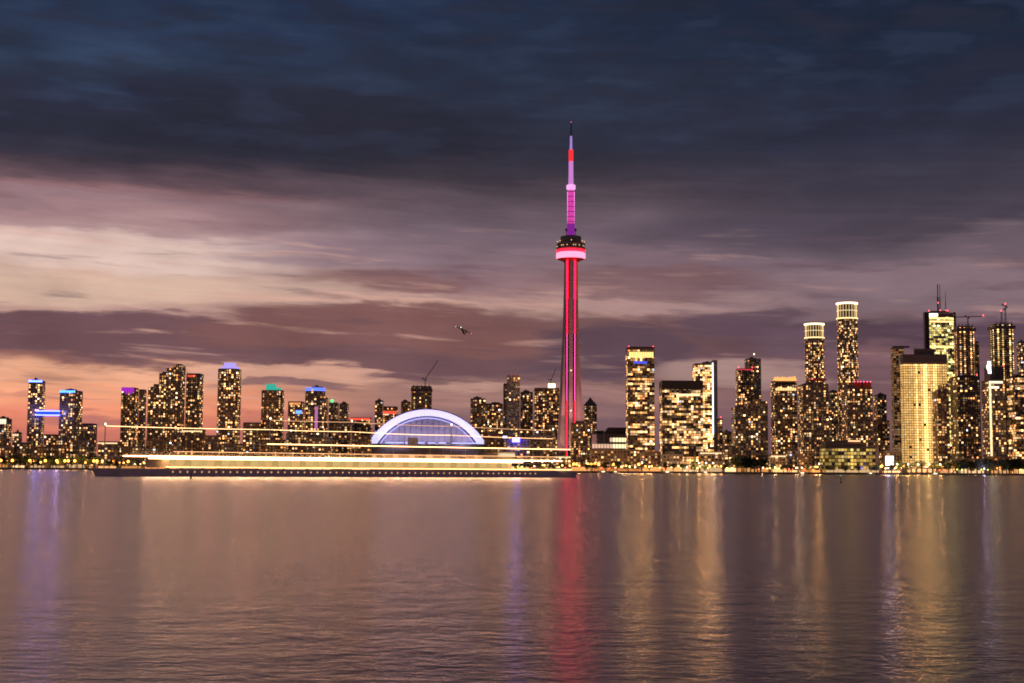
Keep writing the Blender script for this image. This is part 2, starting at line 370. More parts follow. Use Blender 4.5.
def tower(label, xl, xr, yt, D, depth=26, rz=0, shape='box', wall='grey', style='res', lit=.3, gain=1.0, bay=3.5, fl=3.4,
          pal=WARM, mech=True, crown=None, nind=None, steps=None, name='apartment_tower', cat='tower', group=None, beacons=None, pier=False, lobby=True, bandh=.7):
    xm_ = ((xl+xr)/2-CX)/F                       # the side face turned to the lake takes its share of the width
    wpx = (xr-xl)/F*D
    if shape != 'round' and abs(xm_) > .01: depth = max(8, min(depth, .34*wpx/abs(xm_)))
    Dl, Dr = (D+depth/2, D+depth/2) if shape == 'round' else ((D+depth, D) if xm_ > 0 else (D, D+depth))
    p0 = at(xl, yt, Dl); p1 = at(xr, yt, Dr); H = at((xl+xr)/2, yt, D).z-GZ; W = p1.x-p0.x-.5
    cx = (p0.x+p1.x)/2
    # a turned block keeps its apparent width
    a = abs(R(rz)); w0 = (W-depth*math.sin(a))/math.cos(a) if rz else W
    if w0 < 5: w0 = W; rz = 0
    th = thing(name, label, cat, (cx, D+depth/2, GZ), R(rz), group)
    wb = MB(); panes = []; hx = w0/2; hy = depth/2
    kw = dict(bay=bay, fl=fl, style=style, lit=lit, pal=pal, gain=gain, pier=pier, bandh=bandh)
    roof = H
    if steps:                          # (fraction0, fraction1, top pixel)
        for i, (f0, f1, ys) in enumerate(steps):
            h = at((xl+xr)/2, ys, D).z-GZ; x0 = -hx+f0*w0; x1 = -hx+f1*w0; off = (i % 2)*1.3
            poly = boxpoly(x0+.004, x1-.004, -hy+off, hy-off)
            wb.prism(poly, 0, h); facade(wb, panes, poly, 0, h, lobby=lobby, **kw)
            if i % 2 == 0: wb.box((x0+x1)/2-(x1-x0)*.3, (x0+x1)/2+(x1-x0)*.3, -hy*.4, hy*.4, h, h+2.5)
    else:
        if shape == 'box': poly = boxpoly(-hx, hx, -hy, hy)
        elif shape == 'round': poly = roundpoly(0, 0, hx, hy, 20)
        elif shape == 'cham':
            q = min(hx, hy)*.38; poly = [(-hx+q,-hy),(hx-q,-hy),(hx,-hy+q),(hx,hy-q),(hx-q,hy),(-hx+q,hy),(-hx,hy-q),(-hx,-hy+q)]
        wb.prism(poly, 0, H); facade(wb, panes, poly, 0, H-1.2, lobby=lobby, **kw)
        if shape == 'box': wb.box(-hx+.3, hx-.3, -hy+.3, hy-.3, H, H+1.1)
    n = nind if nind is not None else (30 if (xr-xl) > 18 else 16)
    if mech and not steps:
        mb = MB(); k = rnd.uniform(-.15,.15)*w0; mb.box(-hx*.5+k, hx*.5+k, -hy*.5, hy*.5, H+.02, H+rnd.uniform(2.2,3.8))
        mb.box(-hx*.2+k, hx*.1+k, -hy*.3, hy*.2, H+6.6 if False else H+.05, H+rnd.uniform(4,5.5))
        mb.build('rooftop_plant', M['dark'], th)
    if crown:
        col, s, y0, y1 = crown[:4]; f0, f1 = (crown[4], crown[5]) if len(crown) > 5 else (0, 1)
        za = at((xl+xr)/2, y1, D).z-GZ; zb = at((xl+xr)/2, y0, D).z-GZ
        cb = MB(); X0 = -hx+f0*w0-.1; X1 = -hx+f1*w0+.1
        if shape == 'round': cb.prism(roundpoly(0,0,hx*.98+.4,hy*.98+.4), za, zb)
        else:
            nn = max(3, int((X1-X0)/3.2)); ww = (X1-X0)/nn
            for i in range(nn):
                zz_ = rnd.uniform(0, .55)*(zb-za) if col == (.55,.04,.75) or s == 1.0 else 0
                cb.box(X0+i*ww, X0+(i+1)*ww-.5, -hy-.55, hy if zb > H+.5 else -hy-.31, za+zz_, zb)
        cb.build('lit_crown', E(col, s), th)
    if beacons:
        for bx in beacons:
            bb = MB(); X = -hx+bx*w0; bb.tube((X,-hy+1,H+(0 if not mech else 0)), (X,-hy+1,H+2.2), .15)
            q = bb.build('beacon_mast', M['black'], th)
            lb = MB(); lb.lathe([(0.01,H+2.1),(.8,H+2.5),(.8,H+3.3),(.01,H+3.8)], 8, 0, X, -hy+1); lb.build('beacon', E((1,.04,.06), 9), q)
    if D < 2150 and shape != 'round':
        sf = MB(); c_ = rnd.choice([(1,.42,.12),(1,.5,.18),(1,.34,.09),(1,.62,.3)]); nn = int(w0/5) if w0 > 30 else 1; ww = w0/nn
        for i in range(nn):
            sf.box(-hx+i*ww+.3, -hx+(i+1)*ww-.3, -hy-1.5, -hy-.5, .6, rnd.choice([3.4,4.6,6.2]))
        if sf.v: sf.build('shopfront', E(c_, rnd.choice([.7,1.1,1.7])), th)
    finish(th, wb, M[wall], panes, n)
    th['H'] = H; th['hx'] = hx; th['hy'] = hy
    return th

BLUE=(.12,.35,1); CYAN=(.25,.75,1); MAG=(.75,.08,1); TEAL=(.1,1,.75); REDC=(1,.10,.05); ORA=(1,.38,.12); VIO=(.45,.35,1); GRN=(.15,1,.3)
LI=(1,.62,.25)
towers = {}
def tw(key, *a, **k): towers[key] = tower(*a, **k); return towers[key]
# --- far left
tw('a0','grey tower with a pale lit top storey at the left edge of the skyline',-9,12.3,419,2350,wall='grey',crown=((1,.85,.6),1.3,419,424,.4,1),lit=.28)
tw('a1','short pale block with lit top floor between the edge tower and the twin towers',12.5,22.5,433,2250,wall='beige',lit=.4,crown=((1,.7,.4),1.3,434,436))
tw('a2','taller of the twin towers joined by a blue-lit skybridge, pale blue crown',26.5,48,381,2150,wall='dark',lit=.42,crown=((.06,.10,1),12,380.3,382.2),rz=8,nind=60)
tw('a3','shorter of the twin towers joined by a blue-lit skybridge, cyan crown',59.5,83.5,391,2150,wall='dark',lit=.42,crown=((.03,.11,1),9,390.5,392.6),rz=-8,nind=60)
tw('a4','low block with lit top row between the feet of the twin towers',44,61,435,2230,wall='brick',lit=.5,mech=False)
tw('a5','mid-height dark block just right of the cyan-crowned twin tower',81,97.5,424,2260,wall='dark',lit=.3,mech=False)
# --- magenta crown cluster
tw('c0','tower with a magenta lit crown standing alone left of the stepped dark tower',121.5,139,388,2200,wall='brick',lit=.36,crown=((.55,.04,.75),.75,387.5,394.5),mech=False,rz=0)
tw('c1','narrow plain tower joined beside the magenta-crowned tower',139,146.8,390,2212,wall='dark',lit=.22,mech=False,nind=12)
tw('c2','dark tower climbing in five steps to a small lit penthouse',148.8,186,364,2180,depth=30,wall='dark',lit=.38,
   steps=[(0,.16,388),(.16,.33,384),(.33,.55,373),(.55,.76,368),(.76,1,365)],nind=90)
tw('c3','dark tower with red lights under its roof right of the stepped tower',186.3,204,374,2192,wall='black',lit=.42,crown=(REDC,1.0,375,378.5,.1,.7),mech=False,nind=40)
tw('c4','tall rounded tower with glowing violet-blue roof cap',217.3,242.5,368.5,2150,depth=36,shape='cham',wall='bronze',lit=.46,crown=None,mech=False,nind=60)
tw('c5','brown tower with a teal glowing roof, between the violet-capped and red-topped towers',261,285,390,2180,shape='cham',wall='bronze',lit=.5,mech=False,nind=50)
tw('h','squat block with orange-red top lights and a blue sign',288,305,402,2200,wall='brick',lit=.35,crown=(ORA,1.0,402.5,406,.1,.9),mech=False)
tw('i','rounded tower with thin blue roof rim near the plane-trail side of the skyline' if False else 'round-cornered tower with a thin blue rim around its roof',305.3,325.5,388,2150,shape='round',depth=32,wall='dark',lit=.4,crown=((.12,.2,1),2.0,387.6,390.6),nind=40,mech=True)
tw('i2','slim annex tower behind the right side of the blue-rimmed round tower',323,328.5,398,2200,wall='grey',lit=.3,mech=False,nind=10)
tw('j','short tower with a green lamp on its roof',328.8,339,403,2240,wall='grey',lit=.3,nind=16,mech=False)
tw('k','plain flat-topped tower right of the green-lamp tower',339.3,349,404,2230,wall='dark',lit=.22,nind=12)
tw('l','long low block with a row of red lights along its roof left of the stadium',350,372,418,2330,wall='brick',lit=.3,crown=(REDC,1.3,418,420.2),mech=False)
tw('m','narrow dark block behind the left end of the stadium arch',375,384,401,2500,wall='dark',lit=.32,nind=12)
tw('m2','stepped block with red roof lights just left above the stadium arch',383,398,407,2490,wall='brick',lit=.4,crown=(REDC,1.3,411,414),mech=False)
tw('n','low brown block between the red-lit block and the half-built tower over the stadium',401,411,402,2520,wall='bronze',lit=.3)
tw('o','half-built tower with a luffing crane behind the stadium roof',411.5,432,386.5,2500,wall='dark',style='cols',lit=.5,gain=.8,mech=False,pier=True,lobby=False,name='unfinished_tower')
# --- between stadium and the great tower
tw('p','brown apartment tower directly right of the stadium arch',470.5,486,399,2420,wall='bronze',lit=.42)
tw('p2','shorter brick tower in front of the brown tower right of the stadium',485,503,404,2400,wall='brick',lit=.4)
tw('q0','slender dark slab hugging the left side of the pale mauve tower',503.3,507,384,2322,wall='black',lit=.15,nind=6,mech=False)
tw('q','tall pale mauve tower with dim top, tallest between stadium and needle tower',506.8,520,374.5,2300,wall='white',lit=.30,gain=.9,mech=False,nind=40)
tw('r','dark slab tower right of the pale mauve tower',520.3,533,392.5,2340,wall='black',lit=.3,nind=30)
tw('s','brown tower left of the needle tower, with a bright yellow rooftop box',534,559.5,388.5,2330,depth=34,wall='bronze',lit=.5,mech=False,nind=60,name='office_tower')
tw('u','dark tower with a pointed roof right of the needle tower shaft',583.5,597,405,2450,depth=20,wall='dark',lit=.42,mech=False,nind=20)
tw('v','stocky block standing before the foot of the needle tower',570.5,590,423.5,2080,wall='bronze',lit=.4)
# --- centre right
tw('w','tall slab with red corner beacons and a lit band under its roof',625.7,654.5,348.5,2050,depth=34,wall='bronze',style='office',lit=.62,gain=1.1,crown=((1,.62,.2),1.8,352,357.5,.05,.97),beacons=[.04,.96],mech=False,nind=90,rz=0,name='office_tower')
tw('x','wide black office block with two dark top floors, beside the beaconed slab',659,703,381.5,2020,depth=40,wall='black',style='office',lit=.8,gain=.95,mech=False,nind=90,fl=3.6,name='office_tower')
tw('y','bright yellow-windowed tower with a white light strip down its corner',692.5,717,364,2160,depth=30,wall='grey',style='office',lit=1.5,gain=2.0,nind=90,name='office_tower')
tw('y2','narrow tower with red roof lamp in the gap right of the white-striped tower',717.5,722.5,419,2300,wall='brick',lit=.5,nind=8,mech=False,beacons=[.5])
tw('y3','low tower deep in the gap right of the white-striped tower',722,731.5,432,2320,wall='grey',lit=.4,nind=10)
tw('z2','thin dark tower rising behind the twin red-beaconed tower, lit dot on its top',744.5,761,359,2360,wall='grey',lit=.12,nind=10,crown=None)
tw('z1','dark tower with a red-lit roof edge and beacons at both corners',735.5,753,369,2240,wall='black',lit=.42,beacons=[.03,.97],crown=((1,.05,.1),1.0,369,370.5),mech=False,nind=40)
tw('z3','broad dark apartment block in front of the red-edged tower',731,768,401,2040,depth=36,wall='dark',lit=.36,steps=[(0,.4,407),(.4,1,401)],nind=80)
tw('z4','tower with a row of orange flame-like crown lights',770.5,797,381,2120,depth=34,shape='box',wall='bronze',lit=.36,mech=False,nind=70,crown=(LI,1.5,388,390.6,.03,.97))
tw('z6','dim slab seen in the gap between the two glowing-crowned round towers',826,841,392,2500,wall='grey',lit=.3,nind=14)
tw('t1','shorter of two round towers with glowing pale gold crowns',804.7,824,337.5,2300,depth=30,shape='round',wall='dark',lit=.55,gain=1.1,mech=False,nind=60,bay=3.2,lobby=False)
tw('t2','taller of two round towers with glowing pale gold crowns',836.7,857.3,318,2260,depth=32,shape='round',wall='dark',lit=.55,gain=1.1,mech=False,nind=80,bay=3.2,lobby=False)
tw('z5','heavy dark block below the shorter gold-crowned tower',797.5,828.5,384.5,2060,depth=40,wall='dark',lit=.40,nind=90)
tw('z7','apartment tower with two pink-lit roof boxes below the taller gold-crowned tower',841.5,872.5,388,2080,depth=36,wall='dark',lit=.42,mech=False,nind=90)
tw('z8','dark stub tower between the pink-topped tower and the bright golden block',873.5,886.5,395,2400,wall='black',lit=.25,nind=14,fl=3.6)
tw('z9','brown plain block at street level left of the bright golden block',873,889.5,421,2150,wall='brick',lit=.18,nind=8)
# --- right
tw('big','broad office block ablaze with golden light on nearly every floor',900,947,363,2020,depth=14,wall='beige',style='full',lit=.985,gain=2.3,bay=3.4,fl=3.5,pal=[((1,.54,.15),5),((1,.60,.20),4)],mech=False,nind=100,name='office_tower',lobby=True,pier=True)
tw('big2','grey side wing stuck to the left of the golden office block',890.5,904,348,2075,depth=14,wall='grey',style='full',lit=.5,gain=.6,nind=20,mech=False,name='office_tower')
tw('fc','square bank tower with twin masts and a white lit sign on top',923,955.5,313,2420,depth=9,wall='white',style='office',lit=1.3,gain=.95,fl=3.8,mech=False,nind=90,pal=[((1,.70,.20),4),((.85,.75,.28),3)],name='bank_tower')
tw('cc2','unfinished concrete tower with lit columns and a flat-jib crane',952,975,326,2300,depth=30,shape='cham',wall='bronze',style='cols',lit=.95,gain=1.1,mech=False,nind=60,name='unfinished_tower',lobby=False,bandh=1.0)
tw('cc2b','thin slab behind the right edge of the crane-topped unfinished tower',973,979,342,2380,wall='black',lit=.2,nind=6,mech=False)
tw('cc3','unfinished tower with amber-lit columns and two hoist masts on top',988,1014.5,323.5,2250,depth=34,shape='cham',wall='dark',style='cols',lit=.97,gain=1.5,mech=False,nind=60,name='unfinished_tower',lobby=False,bandh=1.0,pal=[((1,.55,.16),3),((1,.7,.3),2)])
tw('cc4','slim tower at the right edge behind the amber-columned one',1016.5,1027,342,2350,wall='grey',lit=.4,nind=16)
tw('dd1','dark curved apartment tower left half of a pair before the bank tower',931.5,949,385,1960,depth=30,wall='bronze',lit=.42,mech=False,nind=60,steps=[(0,.55,391),(.55,1,384)])
tw('dd2','black slab tower with scattered white windows right of the stepped bronze one',949.5,979.5,376.5,1985,depth=34,wall='black',lit=.30,mech=True,nind=80,beacons=[.9])
tw('dd3','tower with a black roof box, white lit edge strip and lit sign beside it',981,1005,380.5,2000,depth=34,wall='grey',lit=.42,mech=False,nind=70)
tw('dd4','wide dark apartment block cut by the right edge of the picture',1006,1034,376.5,1975,depth=34,wall='black',style='office',lit=.75,nind=80)

def front(key): o = towers[key]; return o, o['H'], o['hx'], o['hy']
def lamp(parent, name, x, y, z, r, col, s):
    m = MB(); m.lathe([(.01,z-r),(r*.7,z-r*.7),(r,z),(r*.7,z+r*.7),(.01,z+r)], 10, 0, x, y); return m.build(name, E(col, s), parent)
# roof caps, signs, strips
o,H,hx,hy = front('c4'); m = MB(); m.prism(roundpoly(0,0,hx*.92,hy*.8,16), H+.05, H+3.4); m.prism(roundpoly(0,0,hx*.6,hy*.5,16), H+3.4, H+9.5); m.build('lit_roof_cap', E(VIO,1.1), o)
o,H,hx,hy = front('c5'); m = MB(); m.prism([(-hx*.62,-hy*.5),(hx*.75,-hy*.5),(hx*.75,hy*.5),(-hx*.62,hy*.5)], H+.05, H+4, 0); m.prism(boxpoly(-hx*.6,hx*.25,-hy*.45,hy*.4), H+4, H+9.5); m.build('lit_roof_cap', E(TEAL,.45), o)
o,H,hx,hy = front('h'); m = MB(); m.box(hx*.1,hx*.95,-hy-.9,-hy-.4,H-18,H-13); m.build('sign', E((.1,.25,1),2.6), o)
o,H,hx,hy = front('i'); 
m = MB(); m.box(hx*.15,hx*.42,-hy-.8,-hy*.9,H-62,H-28); m.build('light_strip', E((1,.35,.8),.5), o)
o,H,hx,hy = front('j'); lamp(o,'roof_lamp',-hx*.2,-hy,H+3.4,2.8,GRN,1.4)
o,H,hx,hy = front('s'); m = MB(); m.box(hx*.12,hx*.68,-hy*.8,hy*.2,H+.05,H+8.5); m.build('lit_roof_box', E((1,.85,.5),2.6), o)
o,H,hx,hy = front('u'); m = MB(); n0 = len(m.v); m.prism(boxpoly(-hx,hx,-hy,hy), H+.05, H+6, 0, boxpoly(-hx*.6,hx*.6,-hy*.6,hy*.6)); m.prism(boxpoly(-hx*.55,hx*.55,-hy*.5,hy*.5), H+6, H+14, 0, boxpoly(-.2,.2,-.2,.2)); m.build('pointed_roof', M['dark'], o)
o,H,hx,hy = front('w'); m = MB(); m.box(-hx*.55,hx*.45,-hy-.75,-hy-.4,H-22,H-18.5); m.build('sign', E((.08,.1,.8),1.2), o)
m = MB(); m.box(-hx-.4,hx+.4,-hy-.4,hy+.4,H+1.12,H+2.6); m.build('roof_rim', M['black'], o)
o,H,hx,hy = front('x'); m = MB(); m.box(-hx-.35,hx+.35,-hy-.6,hy+.35,H-11.5,H+1.4); m.build('dark_top_floors', M['black'], o)
m = MB(); m.box(-hx*.3,hx*.85,-hy-.55,-hy-.35,H-20.5,H-17.5); m.build('lit_floor', E((1,.75,.4),1.6), o)
o,H,hx,hy = front('y'); m = MB(); m.box(hx*.55,hx*.66,-hy-1.6,-hy-.4,H-106,H+2); m.build('corner_light_strip', E((.75,.85,1),2.2,True), o)
m = MB(); m.prism([(hx*.66,-hy-1),(hx+.5,-hy-1),(hx+.5,hy),(hx*.66,hy)], 0.1, H+6, 0, ); m.build('corner_fin', M['grey'], o)
o,H,hx,hy = front('z2'); lamp(o,'roof_lamp',0,-hy,H+8,1.2,(1,.8,.4),5)
o,H,hx,hy = front('z4')
for k in range(9): 
    X = -hx+hx*2*(k+.5)/9; m = MB(); m.prism(boxpoly(X-1.5,X+1.5,-hy-.5,hy*.2), H+.05, H+2, 0); m.prism(boxpoly(X-1.1,X+1.1,-hy-.3,hy*.1), H+2, H+rnd.uniform(5,8), 0, boxpoly(X-.3,X+.3,-hy*.7,-hy*.3)); m.build('crown_light', E((1,.40,.12),1.5), o)
m = MB(); m.box(-hx*.95,hx*.95,-hy-.6,-hy-.35,H-6,H-2); m.build('dark_band', M['black'], o)
for key, ytop in (('t1',323),('t2',302)):
    o,H,hx,hy = front(key); c0 = o.location
    pxm = 814.4 if key=='t1' else 847; Z = at(pxm, ytop, o.location.y-hy).z-GZ
    m = MB(); m.prism(roundpoly(0,0,hx*.8,hy*.8,20), H+.05, Z-2); m.build('crown_core', M['glass'], o)
    for k in range(20):
        a = 2*math.pi*k/20; x, y = hx*.93*math.cos(a), hy*.93*math.sin(a)
        m = MB(); m.tube((x,y,H+.1),(x,y,Z-1.2),.42,6); m.build('crown_fin', E((1,.66,.28),1.1), o)
    m = MB(); m.lathe([(hx*1.0,Z-2.4),(hx*1.06,Z-1.6),(hx*1.06,Z),(hx*.8,Z+.3),(hx*.8,Z-2.2),(hx*1.0,Z-2.4)], 28); m.build('crown_ring', E((1,.72,.34),4,True), o)
    m = MB(); m.lathe([(hx*1.02,H-.5),(hx*1.05,H),(hx*1.05,H+1.2),(hx*.9,H+1.3)], 28); m.build('crown_base_ring', E((1,.66,.28),2.4), o)
    m = MB(); m.lathe([(hx*.95,(H+Z)/2-.3),(hx*.99,(H+Z)/2-.3),(hx*.99,(H+Z)/2+.3),(hx*.95,(H+Z)/2+.3)], 28); m.build('crown_hoop', E((1,.8,.42),1.6), o)
o,H,hx,hy = front('z7')
for a_, b_ in ((-.45,.12),(.28,.92)):
    m = MB(); m.box(hx*a_,hx*b_,-hy*.95,hy*.2,H+1.2,H+9); m.build('lit_roof_box', M['redp'], o)
    for k in range(3): lamp(o,'roof_lamp',hx*(a_+(b_-a_)*(k+.2)/2.4),-hy*.97,H+9.4,.9,(1,.08,.22),4)
m = MB(); m.box(-hx*.98,-hx*.5,-hy*.8,hy*.3,H+1.2,H+3.5); m.build('rooftop_plant', M['dark'], o)
o,H,hx,hy = front('z5'); m = MB(); m.box(-hx*.3,hx*.95,-hy*.7,hy*.4,H+6.6,H+9); m.build('roof_terrace', M['redp'], o); lamp(o,'roof_lamp',-hx*.2,-hy*.72,H+9,1,(1,.12,.2),4)
o,H,hx,hy = front('big')
m = MB(); m.box(-hx-.5,hx+.5,-hy-.6,hy,H+1.2,H+12.5); m.build('dark_top_floors', M['dark'], o)
m = MB(); m.box(-hx*.4,hx*.5,-hy*.2,hy*.6,H+12.6,H+21); m.build('rooftop_plant', M['dark'], o)
m = MB(); m.box(-hx-4,hx+9,-hy-9,-hy-.7,0,8.5); m.build('podium', M['beige'], o)
m = MB(); m.box(-hx-3,hx+7,-hy-9.4,-hy-9.1,8.6,9.8); m.build('podium_light_strip', E((1,.66,.32),4,True), o)
for k in range(9): X = -hx+k*hx*.24; m = MB(); m.box(X,X+5,-hy-9.25,-hy-9.05,1.5,6.5); m.build('shop_window', E((1,.5,.2),1.6), o)
o,H,hx,hy = front('big2'); m = MB(); m.box(-hx*.9,hx*2.2,-hy*.5,hy*.6,H+1.2,H+3.4); m.build('rooftop_plant', M['dark'], o)
o,H,hx,hy = front('fc')
m = MB(); m.box(-hx-.4,-hx*.72,-hy-.5,hy,0,H+1.5); m.build('dark_corner', M['black'], o)
m = MB(); m.box(hx*.88,hx+.4,-hy-.5,hy,0,H+1.5); m.build('dark_corner', M['black'], o)
m = MB(); m.box(-hx*.7,-hx*.18,-hy-.9,-hy-.4,H-6.5,H-1.4); m.build('sign', E((1,.93,.85),5,True), o)
m = MB(); m.box(-hx*.15,hx*.86,-hy-.55,-hy-.35,H-7,H-1.4); m.build('dim_band', M['bronze'], o)
for z, dz in ((H-10.5,2.6),(H-16,2.6),(H-60,3.2)):
    m = MB(); m.box(-hx*.7,hx*.86,-hy-.6,-hy-.35,z,z+dz); m.build('lit_band', E((1,.66,.22),2.2), o)
for X, hgt, r in ((-hx*.08,50,1.5),(hx*.06,50,.9),(hx*.42,36,.7)):
    m = MB(); m.tube((X,0,H+1),(X,0,H+hgt*.55),r,8); m.tube((X,0,H+hgt*.55),(X,0,H+hgt),r*.55,8); q = m.build('mast', M['black'], o)
    lamp(q,'beacon',X,-1.2,H+(18 if r > 1 else 5),1.0,(1,.08,.1),5)
lamp(o,'beacon',-hx*.72,-hy,H+4,1.0,(1,.08,.08),6); lamp(o,'beacon',hx*.5,-hy,H+4,1.0,(1,.08,.08),6)
m = MB(); m.box(-hx*.6,hx*.6,-hy*.4,hy*.4,H+1.1,H+4); m.build('rooftop_plant', M['dark'], o)

def add_lattice(m, x, y, z0, z1, s=.9):
    for a, b in ((-s,-s),(s,-s),(s,s),(-s,s)): m.tube((x+a,y+b,z0),(x+a,y+b,z1),.22,4)
    n = max(2, int((z1-z0)/2.4)); h = (z1-z0)/n
    for k in range(n):
        f = 1 if k % 2 else -1
        m.tube((x-s*f,y-s,z0+k*h),(x+s*f,y-s,z0+(k+1)*h),.14,4); m.tube((x-s,y-s*f,z0+k*h),(x-s,y+s*f,z0+(k+1)*h),.14,4)
def crane(label, key, fx, mast, jibs, cab=True, beacon_pts=(), name='tower_crane'):
    o,H,hx,hy = front(key); b = o.location
    th = thing(name, label, 'crane', (b.x+fx*hx, b.y-hy*.3, b.z+H+.02))
    m = MB(); add_lattice(m, 0, 0, 0, mast); m.build('mast', M['black'], th)
    for (x0,z0,x1,z1) in jibs:
        m = MB(); m.tube((x0,-.5,z0),(x1,-.5,z1),.32,4); m.tube((x0,.5,z0),(x1,.5,z1),.32,4); m.tube((x0,0,z0+1.3),(x1,0,z1+.5),.28,4)
        n = int(abs(x1-x0)+abs(z1-z0))//3+1
        for k in range(n):
            a = k/n; c_ = (k+.5)/n; m.tube((x0+(x1-x0)*a,-.5,z0+(z1-z0)*a),(x0+(x1-x0)*c_,0,z0+1.3+(z1+.5-z0-1.3)*c_),.13,4)
        m.build('jib', M['black'], th)
    if cab: m = MB(); m.box(.8,2.6,-1.4,.8,mast-3.4,mast-.8); m.build('cab', M['grey'], th); m = MB(); m.box(-5.2,-2.6,-1,1,mast-1,mast+1.6); m.build('counterweight', M['grey'], th)
    for x, z in beacon_pts: lamp(th,'beacon',x,-.9,z,1.0,(1,.06,.08),7)
    return th
crane('luffing crane with raised jib on the half-built tower behind the stadium','o',.35,14,[(0,13,22,46),(-6,14,0,13)],beacon_pts=[])
crane('thin luffing crane above the yellow rooftop box left of the needle tower','s',.35,15,[(0,14,8,34),(-4,15,0,14)])
crane('flat-jib crane with red tip lamp on the lit unfinished tower','cc2',.42,17,[(0,16,25,17),(-24,15,0,16)],beacon_pts=[(25,18.5)])
crane('climbing crane with red top lamp on the amber-columned tower','cc3',.35,31,[(-3,23,4,27),(-4,24,0,23)],beacon_pts=[(0,33)])
crane('short hoist mast with red lamp left of the climbing crane','cc3',-.05,20,[(-3,19,0,20)],cab=False,beacon_pts=[(-1.5,21.5)],name='hoist_mast')
for key in ('o','cc2','cc3'):
    o,H,hx,hy = front(key)
    for k in range(5):
        X = -hx+hx*2*(k+.5)/5; m = MB(); m.box(X-.6,X+.6,-hy*.8,-hy*.8+1.2,H+.05,H+3.4); m.build('core_wall', M['dark'], o)
    m = MB(); m.box(-hx-1.2,hx+1.2,-hy-1.3,hy+1.3,H-8,H-3); m.build('safety_screen', M['dark'], o)
o,H,hx,hy = front('dd3')
m = MB(); m.box(-hx*.7,hx,-hy*.8,hy*.8,H+1.2,H+20); m.build('black_roof_box', M['black'], o)
m = MB(); m.box(-hx-.8,-hx*.80,-hy-.8,-hy-.4,12,H-4); m.build('edge_light_strip', E((1,.78,.42),1.3), o)
m = MB(); m.box(-hx-.8,hx*.7,-hy-.8,-hy-.42,H-4,H-1); m.build('lit_band', E((1,.8,.5),1.8), o)
m = MB(); m.box(-hx-1,hx*.2,-hy-.8,-hy-.42,H-11,H-8.5); m.build('lit_band', E((1,.85,.6),2.2), o)
m = MB(); m.box(-hx*1.05,-hx*.72,-hy,-hy+2,H+10,H+14); m.box(-hx*1.2,-hx*.95,-hy,-hy+2,H+16,H+22); m.box(-hx*1.1,-hx*.75,-hy,-hy+2,H+14.2,H+27); m.build('sign', E((1,.92,.82),4.5), o)
lamp(o,'beacon',hx*.95,-hy*.85,H+21.5,1.0,(1,.05,.1),5)

# skybridge between the twin towers
a = towers['a2'].location; b = towers['a3'].location
pa = at(36.5, 413, 2148); pb = at(60.5, 413, 2148)
th = thing('skybridge', 'blue-lit bridge joining the twin towers at mid height', 'bridge', (pa.x, 2146, pa.z))
L = pb.x-pa.x
m = MB(); m.box(0,L,0,4,-2.2,2.2); m.build('deck', pmat('blue_panel',(.05,.08,.3),.4), th)
m = MB(); m.box(.2,L-.2,-.5,-.1,-1.7,1.7); m.build('glazing', E((.03,.10,.75),.9), th)
m = MB(); m.box(0,L,-.7,0,2.25,3.9); m.build('light_strip', E((.06,.075,1),14,True), th)
m = MB(); m.box(0,L,-.7,0,-3.9,-2.25); m.build('light_strip', E((.06,.075,1),14,True), th)

l = bpy.data.lights.new('added_streak_light', 'POINT'); l.energy = 13000; l.color = (.42,.38,1); l.shadow_soft_size = 3; lo = bpy.data.objects.new('added_streak_light', l); COL.objects.link(lo); lo.parent = th; lo.location = (2,-5,0)  # blue-violet point lamps added at the bridge ends to streak the water
l = bpy.data.lights.new('added_streak_light', 'POINT'); l.energy = 13000; l.color = (.42,.38,1); l.shadow_soft_size = 3; lo = bpy.data.objects.new('added_streak_light', l); COL.objects.link(lo); lo.parent = th; lo.location = (L-2,-5,0)
# ------------------------------------------------------------------ front-row low office block and other low buildings
def low(label, xl, xr, yt, D, **k):
    d = dict(depth=22, wall='brick', lobby=False,  mech=False, nind=10, name='low_building', cat='building', group='low waterfront buildings'); d.update(k)
    return tower(label, xl, xr, yt, D, **d)
ob = low('glassy waterfront office block with square grid of yellow windows',819.5,878.5,447,1870,depth=34,wall='black',style='full',lit=.62,gain=.9,bay=4.0,fl=4.4,nind=100,pal=[((1,.60,.12),4),((1,.70,.22),3)],group=None,name='office_block',bandh=1.0,lobby=False)
H = ob['H']; hx = ob['hx']; hy = ob['hy']
m = MB(); m.box(-hx*.98,-hx*.15,-hy*.9,hy*.6,H+1.2,H+8); m.build('black_roof_box', M['black'], ob)
m = MB(); m.box(hx*.88,hx+.3,-hy-.7,hy,0,H+1.4); m.build('end_wall', M['dark'], ob)
m = MB(); m.box(-hx*.1,hx*.4,-hy*.5,hy*.4,H+1.2,H+9.5); q = m.build('penthouse', M['brick'], ob); m = MB(); m.box(-hx*.08,hx*.38,-hy*.55,-hy*.52,H+7.4,H+8.8); m.build('light_strip', E((1,.6,.3),1.8), q)
walls = ['brick','beige','bronze','grey','dark']
